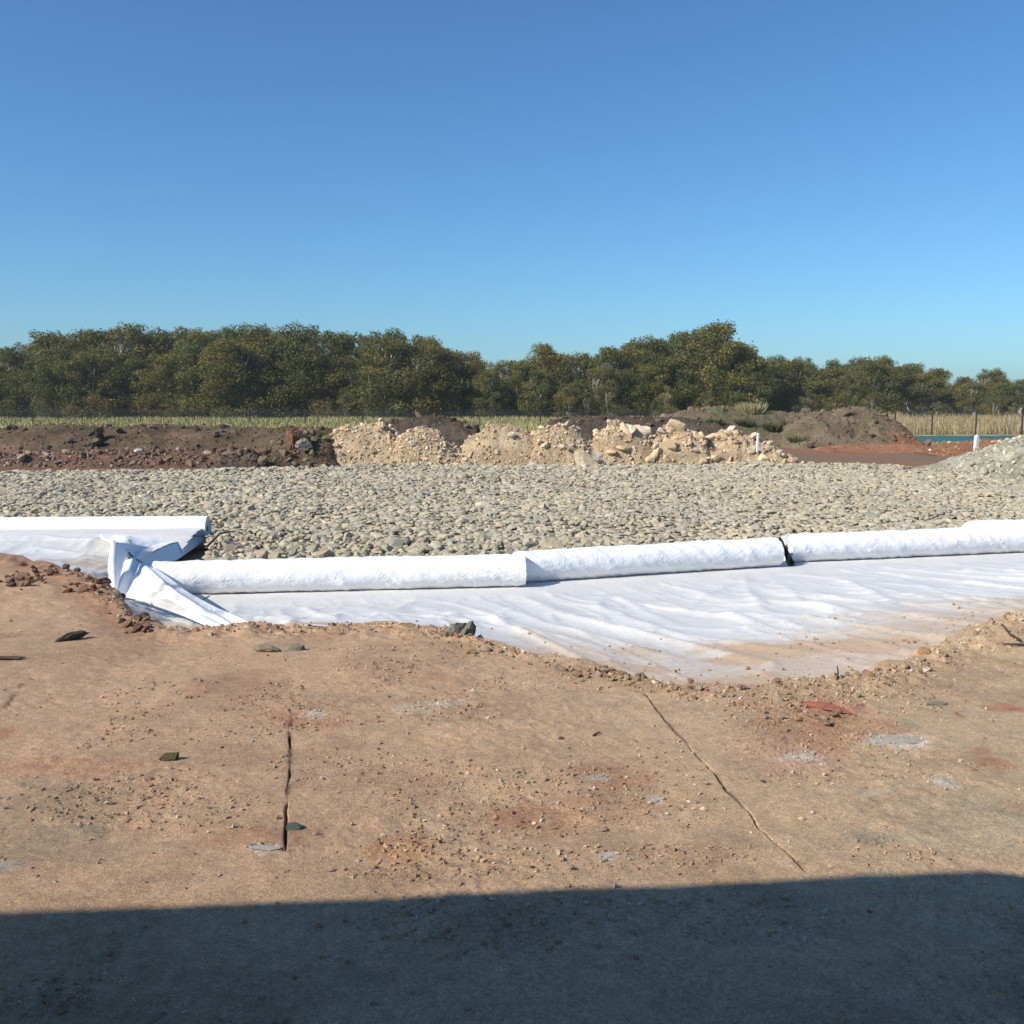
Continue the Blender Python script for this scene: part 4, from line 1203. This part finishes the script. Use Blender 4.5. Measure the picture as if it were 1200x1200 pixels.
for px in np.arange(-150, 1300, 24):
    Yb = 86 if px < 880 else 98
    if 1040 < px < 1170 and (int(px) // 24) % 3: continue
    tree('shrub', px + random.uniform(-8, 8), random.uniform(452, 470) if px < 1030 else random.uniform(466, 480), Yb + random.uniform(-1.5, 2), random.uniform(1.0, 1.4), "dark bushy shrub in the undergrowth along the foot of the trees behind the fence", "undergrowth shrubs", "shrub", BASE - .05, "shrub")
# side belts so the wood goes on past the frame
for k in range(7):
    o = tree('full', -260 - k * 55, 392, 92, 1.3, mass, "trees inside the belt")
    o = tree('full', 1330 + k * 60, 440, 120, 1.4, mass, "trees inside the belt")
# weeds on the mounds and a straw tuft
def tuft(px, py, Y, h, pal, n, label, name="weed_clump", spread=.35):
    x, y, z = at_y(px, py, Y)
    r = np.random.default_rng(int(px * 7))
    th = r.random(n) * 6.28; q = spread * np.sqrt(r.random(n))
    b0 = np.stack([q * np.cos(th), q * np.sin(th), np.zeros(n) - .05], -1)
    hh = h * (.5 + .5 * r.random(n)); w = .03
    a2 = r.random(n) * 3.14; dx = np.stack([np.cos(a2) * w, np.sin(a2) * w, np.zeros(n)], -1)
    tip = b0 * 1.8; tip[:, 2] = hh
    V = np.stack([b0 - dx, b0 + dx, tip], 1).reshape(-1, 3)
    F = np.arange(3 * n).reshape(-1, 3)
    c = np.array(pal)[r.integers(0, len(pal), n)]
    o = link(name, mk_mesh(name, V, F, np.repeat(c, 3, 0), False, M_GRASS), None, (x, y, z))
    tag(o, label, "weeds")
tuft(880, 486, 49.2, .7, [(.42, .36, .20), (.36, .30, .15)], 500, "straw coloured tuft of dry grass on top of the weedy mound", spread=.5)
gp = [(.075, .095, .035), (.09, .105, .04), (.06, .08, .03)]
tuft(872, 498, 47.5, .35, gp, 300, "green weeds upper middle on the weedy mound"); tuft(905, 503, 47.2, .35, gp, 300, "green weeds on the right part of the weedy mound")
tuft(927, 500, 47.3, .45, gp, 300, "tall green weeds at the right end of the weedy mound"); tuft(838, 497, 47.4, .3, gp, 300, "green weeds on the left shoulder of the weedy mound")
tuft(846, 515, 46.4, .35, gp, 260, "green weeds just above the rocky tan heap"); tuft(935, 517, 45.0, .3, gp, 240, "pale green weeds at the foot of the brown mound")

# ------------------------------------------------------------------ crumbs, clods and stones on the near soil
r = np.random.default_rng(77)
def gz1(x, y): return float(ground_z(np.array([x]), np.array([y]))[0])
def crumbs(n, seed):
    r = np.random.default_rng(seed)
    Y = 2.3 + 6.5 * r.random(n) ** 1.25
    X = (r.random(n) * 1.15 - .575) * (Y + .3)
    den = .03 + .5 * sstep(.58, .72, fbm(X * 1.6, Y * 2.4, 1401, 5) + .5)
    for i, (px, py, rx, ry, a) in enumerate([(940, 850, 130, 45, 1), (480, 990, 60, 30, 1), (330, 830, 90, 30, .9), (720, 920, 130, 35, .9), (520, 830, 70, 25, .7),
                                 (600, 930, 160, 40, .8), (150, 940, 120, 30, .8), (700, 1000, 260, 18, .7), (560, 1020, 200, 12, .8), (470, 770, 30, 40, .9), (1000, 810, 150, 20, 1), (1052, 870, 46, 10, 1), (940, 887, 30, 8, 1), (312, 997, 26, 8, 1), (368, 838, 20, 6, 1), (1108, 920, 22, 9, 1), (712, 1000, 14, 6, 1), (768, 936, 14, 6, 1), (700, 912, 14, 5, 1), (515, 824, 50, 8, .8), (985, 832, 40, 12, 1), (620, 955, 40, 16, .9)]):
        den = np.maximum(den, a * blob(X, Y, px, py, rx, ry, 0, i + 80, 3))
    s = Y - edge(X)
    den = np.maximum(den, np.exp(-((s + .12) / .18) ** 2) * 1.0)
    k = (r.random(n) < den) & (s < .18)
    X, Y, s = X[k], Y[k], s[k]; n = len(X)
    sz = .004 + .020 * r.random(n) ** 6
    near_lip = np.exp(-((s + .15) / .25) ** 2)
    sz = sz * (1 + 1.3 * near_lip * r.random(n))
    Z = ground_z(X, Y) + sz * .12
    C = ground_color(X, Y) * (.72 + .5 * r.random(n))[:, None]
    pale = r.random(n) < .10
    C[pale] = np.array([(.62, .53, .41)]) * (.85 + .25 * r.random(pale.sum()))[:, None]
    redd = r.random(n) < .05; C[redd] = np.array([(.36, .18, .11)])
    return np.stack([X, Y, Z], -1), sz, C
P, sz, C = crumbs(120000, 91)
V, F, Cc = scatter(P, sz * 1.1, C, -1, 14, (.5, .95), .6, 93, 3)
tag(link("soil_crumbs", mk_mesh("soil_crumbs", V, F, Cc, False, M_SOIL)), kind="stuff")

# rubble clods along the left lip
def clod_field(name, label, spots, seed, pal, n, srange, group):
    r = np.random.default_rng(seed); ms = [solo_mesh(1, seed * 3 + k, np.array(pal[k % len(pal)]), name, M_ROCK, (.6, .95), 6) for k in range(8)]
    for i in range(n):
        px, py, rx, ry = spots[r.integers(0, len(spots))]
        x, y = at_z(px + r.normal(0, rx * .5), py + r.normal(0, ry * .5), 0)
        y = min(y, float(edge(x)) + .12)
        s_ = srange[0] + (srange[1] - srange[0]) * r.random() ** 2.2
        o = link(name, ms[r.integers(0, 8)], None, (x, y, gz1(x, y) + s_ * .2))
        o.scale = (s_ * 1.1, s_, s_ * .9); o.rotation_euler = (r.uniform(-.6, .6), r.uniform(-.6, .6), r.uniform(0, 6.28))
        tag(o, label, "clod", group)
redpal = [(.22, .12, .08), (.28, .16, .10), (.17, .10, .07), (.33, .21, .14)]
clod_field("clod", "small reddish brown clod in the rubble along the left edge of the bank", [(60, 676, 40, 10), (30, 685, 30, 8), (95, 692, 20, 8), (125, 695, 16, 6), (150, 730, 18, 14), (165, 735, 12, 8), (118, 690, 20, 10), (20, 690, 16, 6)], 1501, redpal, 150, (.03, .10), "reddish clods along the left lip")
tanpal = [(.42, .29, .18), (.36, .24, .15), (.48, .36, .24), (.40, .22, .13)]
clod_field("clod", "small tan clod on the crumbly edge where the bank meets the cloth", [(360, 735, 50, 5), (500, 745, 60, 10), (590, 765, 60, 8), (730, 792, 40, 6), (800, 808, 60, 10), (900, 815, 60, 14), (1040, 792, 60, 8), (700, 790, 30, 6), (940, 840, 60, 20)], 1502, tanpal, 130, (.02, .06), "tan clods along the bank edge")

def on_soil(px, py, size, col, label, name="stone", cat="stone", sc=(1, .9, .6), rot=(0, 0, 0), seed=1, lift=.2, sub=2, mat=None, cuts=9):
    x, y = at_z(px, py, 0.0)
    me = solo_mesh(sub, seed, col, name, mat or M_ROCK, (.9, 1.0), cuts)
    o = link(name, me, None, (x, y, gz1(x, y) + size * sc[2] * lift))
    o.scale = tuple(size * s for s in sc); o.rotation_euler = rot
    tag(o, label, cat); return o
# the dark jagged stone on the crest: three leaning slabs
x, y = at_z(540, 748, 0); gz = gz1(x, y)
rt = empty("jagged_stone", (x, y, gz)); tag(rt, "dark grey jagged layered stone standing on the crest of the bank against the cloth", "stone")
for k, (dx, dy, dz, s, col, ro) in enumerate([(-.02, 0, .04, (.16, .10, .15), (.28, .26, .21), (.1, -.35, .2)), (.045, -.01, .035, (.07, .09, .17), (.20, .185, .15), (.0, .30, .5)),
                                              (.015, -.045, .03, (.035, .05, .15), (.30, .27, .23), (.2, .35, .1)), (-.10, -.01, .02, (.08, .08, .09), (.15, .15, .09), (0, .4, .6)), (.075, .03, .03, (.04, .07, .13), (.14, .13, .11), (0, .45, 0))]):
    me = solo_mesh(2, 1600 + k, col, "slab", M_ROCK, (.95, 1), 12)
    o = link("slab", me, rt, (dx, dy, dz)); o.scale = tuple(q * 1.15 for q in s); o.rotation_euler = ro
on_soil(200, 893, .075, (.13, .11, .055), "small dark stone casting a pointed shadow on the left of the bare soil", sc=(1.1, .8, .75), seed=21)
on_soil(191, 893, .04, (.16, .11, .06), "tiny brown stone touching the left side of the small dark stone", sc=(1, .9, .7), seed=22)
on_soil(83, 750, .17, (.10, .085, .06), "dark narrow clod lying slantwise on the soil below the left rubble", sc=(1.2, .4, .5), rot=(0, -.2, .7), seed=23, name="clod", cat="clod")
on_soil(8, 773, .14, (.15, .10, .065), "thin dark clod at the left edge of the photograph", sc=(1.5, .4, .35), rot=(0, 0, .15), seed=24, name="clod", cat="clod")
on_soil(315, 763, .20, (.30, .25, .175), "flat grey green slab half buried, left one of the pair on the bank", sc=(1.0, .7, .45), seed=25, cuts=16, lift=.05)
on_soil(347, 762, .15, (.29, .24, .165), "flat grey green slab half buried, right one of the pair on the bank", sc=(.9, .7, .6), rot=(0, .2, 0), seed=26, cuts=16, lift=.05)
on_soil(344, 972, .055, (.13, .16, .12), "grey green stone at the lower end of the straight crack", sc=(1.2, .8, .6), seed=27)
on_soil(328, 962, .02, (.5, .4, .3), "tiny pale stone beside the grey green stone", seed=28)
on_soil(387, 1020, .032, (.55, .46, .33), "pale pebble with a dark shadow near the bottom of the photograph", seed=29)
on_soil(516, 987, .025, (.16, .10, .07), "dark pebble right of the orange gravel patch", sc=(.6, .6, 1), seed=30)
on_soil(310, 998, .085, (.56, .50, .42), "white flake of lime lying flat left of the crack", sc=(1.3, .7, .15), seed=31, lift=.3)
on_soil(1052, 871, .20, (.50, .44, .36), "flat whitish slab of stone pressed into the soil at the right", sc=(1.4, .7, .10), seed=32, lift=.1)
on_soil(972, 832, .24, (.44, .16, .11), "flat red brick coloured slab near the edge of the cloth", sc=(1.2, .55, .14), rot=(0, .08, -.4), seed=33, lift=.15)
on_soil(1084, 768, .09, (.52, .30, .15), "orange clod on the edge of the bank at the right", sc=(1.1, .9, .9), seed=34, name="clod", cat="clod")
on_soil(1098, 826, .10, (.29, .26, .19), "grey green flat stone on the soil right of the whitish slab", sc=(1.2, .7, .25), seed=35)
on_soil(768, 937, .035, (.62, .60, .55), "small white stone in the middle of the lower soil", sc=(1, .8, .4), seed=36)
on_soil(712, 1002, .03, (.60, .60, .55), "small white stone low in the foreground left of its twin", sc=(1, .8, .4), seed=37)
on_soil(774, 1000, .025, (.66, .66, .62), "small white stone low in the foreground right of its twin", sc=(1, .8, .5), seed=38)
on_soil(657, 868, .03, (.17, .11, .075), "dark pebble right of centre on the smooth soil", seed=39)
on_soil(732, 792, .06, (.34, .19, .12), "reddish clod at the top of the diagonal crack", name="clod", cat="clod", seed=40)
on_soil(895, 916, .022, (.08, .07, .06), "dark pebble beside the lower diagonal crack", seed=41)
def stick(p, rad0, label, z=.0):
    pts = []
    for (px, py, dz) in p:
        x, y = at_z(px, py, z); pts.append((x, y, gz1(x, y) + dz))
    V, F = join([tube(pts, np.linspace(rad0, rad0 * .5, len(pts)), 7)])
    o3 = np.array(pts[0]); o = link("stick", mk_mesh("stick", V - o3, F, None, True, M_TWIG), None, pts[0]); tag(o, label, "stick")
stick([(1215, 764, .012), (1196, 763, .015), (1175, 762, .012)], .010, "long dark stick lying on the soil at the right edge")
stick([(1195, 760, .02), (1182, 755, .03), (1173, 751, .04)], .009, "short dark twig just above the long stick at the right edge")
stick([(980, 801, .0), (982, 797, .03), (981, 792, .06)], .006, "small black twig standing upright at the edge of the cloth")
stick([(695, 864, .006), (700, 862, .008), (704, 860, .006)], .005, "tiny dark twig lying on the soil in the middle")
stick([(242, 640, .22), (258, 636, .22), (276, 632, .21)], .02, "thin dark bar standing in for the shadow at the end of the far left roll", z=-.6)  # dark bar modelled in place of the roll end's cast shadow

# loose soil lumps on the cloth
rr2 = np.random.default_rng(55); n = 1500
X = rr2.uniform(-2.5, 4.2, n); Y = edge(X) + rr2.random(n) ** 1.5 * 2.6
dk = dirt(X, Y); k = rr2.random(n) < np.clip(dk, 0, 1) * .9 + .04
X, Y = X[k], Y[k]; s_ = .008 + .03 * rr2.random(len(X)) ** 4
Z = flatten_at_rolls(X, Y, sheet_z(X, Y, folds, 400)) + s_ * .2
C = np.array(tanpal)[rr2.integers(0, 4, len(X))]
V, F, Cc = scatter(np.stack([X, Y, Z], -1), s_, C, 0, 5, (.6, .95), .5, 56, 3)
tag(link("crumbs_on_cloth", mk_mesh("crumbs_on_cloth", V, F, Cc, False, M_SOIL)), kind="stuff")

# ------------------------------------------------------------------ unseen caravan shape added behind and left of the camera to shade the near ground
VX, VY = -4.32, -0.24
M_CASTER = plain_mat("cream_panel", (.55, .54, .50), .5, 3, .06)
M_GLASS = plain_mat("dark_window", (.02, .025, .03), .1, 3, .1, spec=.6)
M_TYRE = plain_mat("rubber_tyre", (.02, .02, .02), .85, 20, .2)
shade_caster = empty("added_shade_caster", (VX, VY, 0), math.radians(5.2)); tag(shade_caster, "cream caravan added unseen behind the camera to cast shade on the near soil", "caravan")
Hc, rc, half, wid_ = 3.0, .9, 3.30, 1.15
prof = []
for cx, cz, a0 in ((half - rc, Hc - rc, 0), (-half + rc, Hc - rc, 90), (-half + .25, .45 + .25, 180), (half - .25, .45 + .25, 270)):
    rr_ = rc if cz > 1 else .25
    for a in np.linspace(a0, a0 + 90, 14): prof.append((cx + rr_ * math.cos(math.radians(a)), cz + rr_ * math.sin(math.radians(a))))
prof = np.array(prof); npf = len(prof)
ysx = np.array([-wid_, -wid_ + .03, wid_ - .03, wid_]); sc_ = [.985, 1, 1, .985]
cxm = np.array([0, 1.7])
V = np.vstack([np.column_stack([(prof[:, 0] - cxm[0]) * s + cxm[0], np.full(npf, yy), (prof[:, 1] - cxm[1]) * s + cxm[1]]) for yy, s in zip(ysx, sc_)])
F = quads_to_tris(grid_faces(4, npf, True))
c_a = len(V); V = np.vstack([V, [(0, -wid_, 1.7)], [(0, wid_, 1.7)]]); jj = np.arange(npf)
F = np.vstack([F, np.stack([np.full(npf, c_a), jj, (jj + 1) % npf], -1), np.stack([np.full(npf, c_a + 1), 3 * npf + (jj + 1) % npf, 3 * npf + jj], -1)])
link("body", mk_mesh("body", V, F, None, False, M_CASTER), shade_caster)
for (x0, x1, z0, z1) in ((-2.3, -1.1, 1.5, 2.3), (-.5, .7, 1.5, 2.3)):
    V, F = box(x0, x1, wid_, wid_ + .02, z0, z1); link("window", mk_mesh("window", V, quads_to_tris(F), None, False, M_GLASS), shade_caster)
V, F = box(1.3, 2.05, wid_, wid_ + .03, .55, 2.45); dr = link("door", mk_mesh("door", V, quads_to_tris(F), None, False, M_CASTER), shade_caster)
V, F = box(1.38, 1.48, wid_ + .03, wid_ + .07, 1.4, 1.44); link("handle", mk_mesh("handle", V, quads_to_tris(F), None, False, M_POST), dr)
for x in (-.55, .35):
    for yy in (-wid_ + .25, wid_ - .05):
        th = np.linspace(0, 6.283, 25)[:-1]
        V, F = join([tube([(x, yy - .2, .34), (x, yy - .18, .34), (x, yy, .34), (x, yy + .02, .34)], [.28, .34, .34, .28], 24)])
        link("wheel", mk_mesh("wheel", V, F, None, False, M_TYRE), shade_caster)
V, F = join([box(-half - 1.1, -half + .3, -.05, .05, .42, .52), box(half - .6, half - .52, -.04, .04, -.02, .5), box(-half - .9, -half - .82, -.04, .04, -.02, .5)])
link("tow_bar", mk_mesh("tow_bar", V, F, None, False, M_POST), shade_caster)
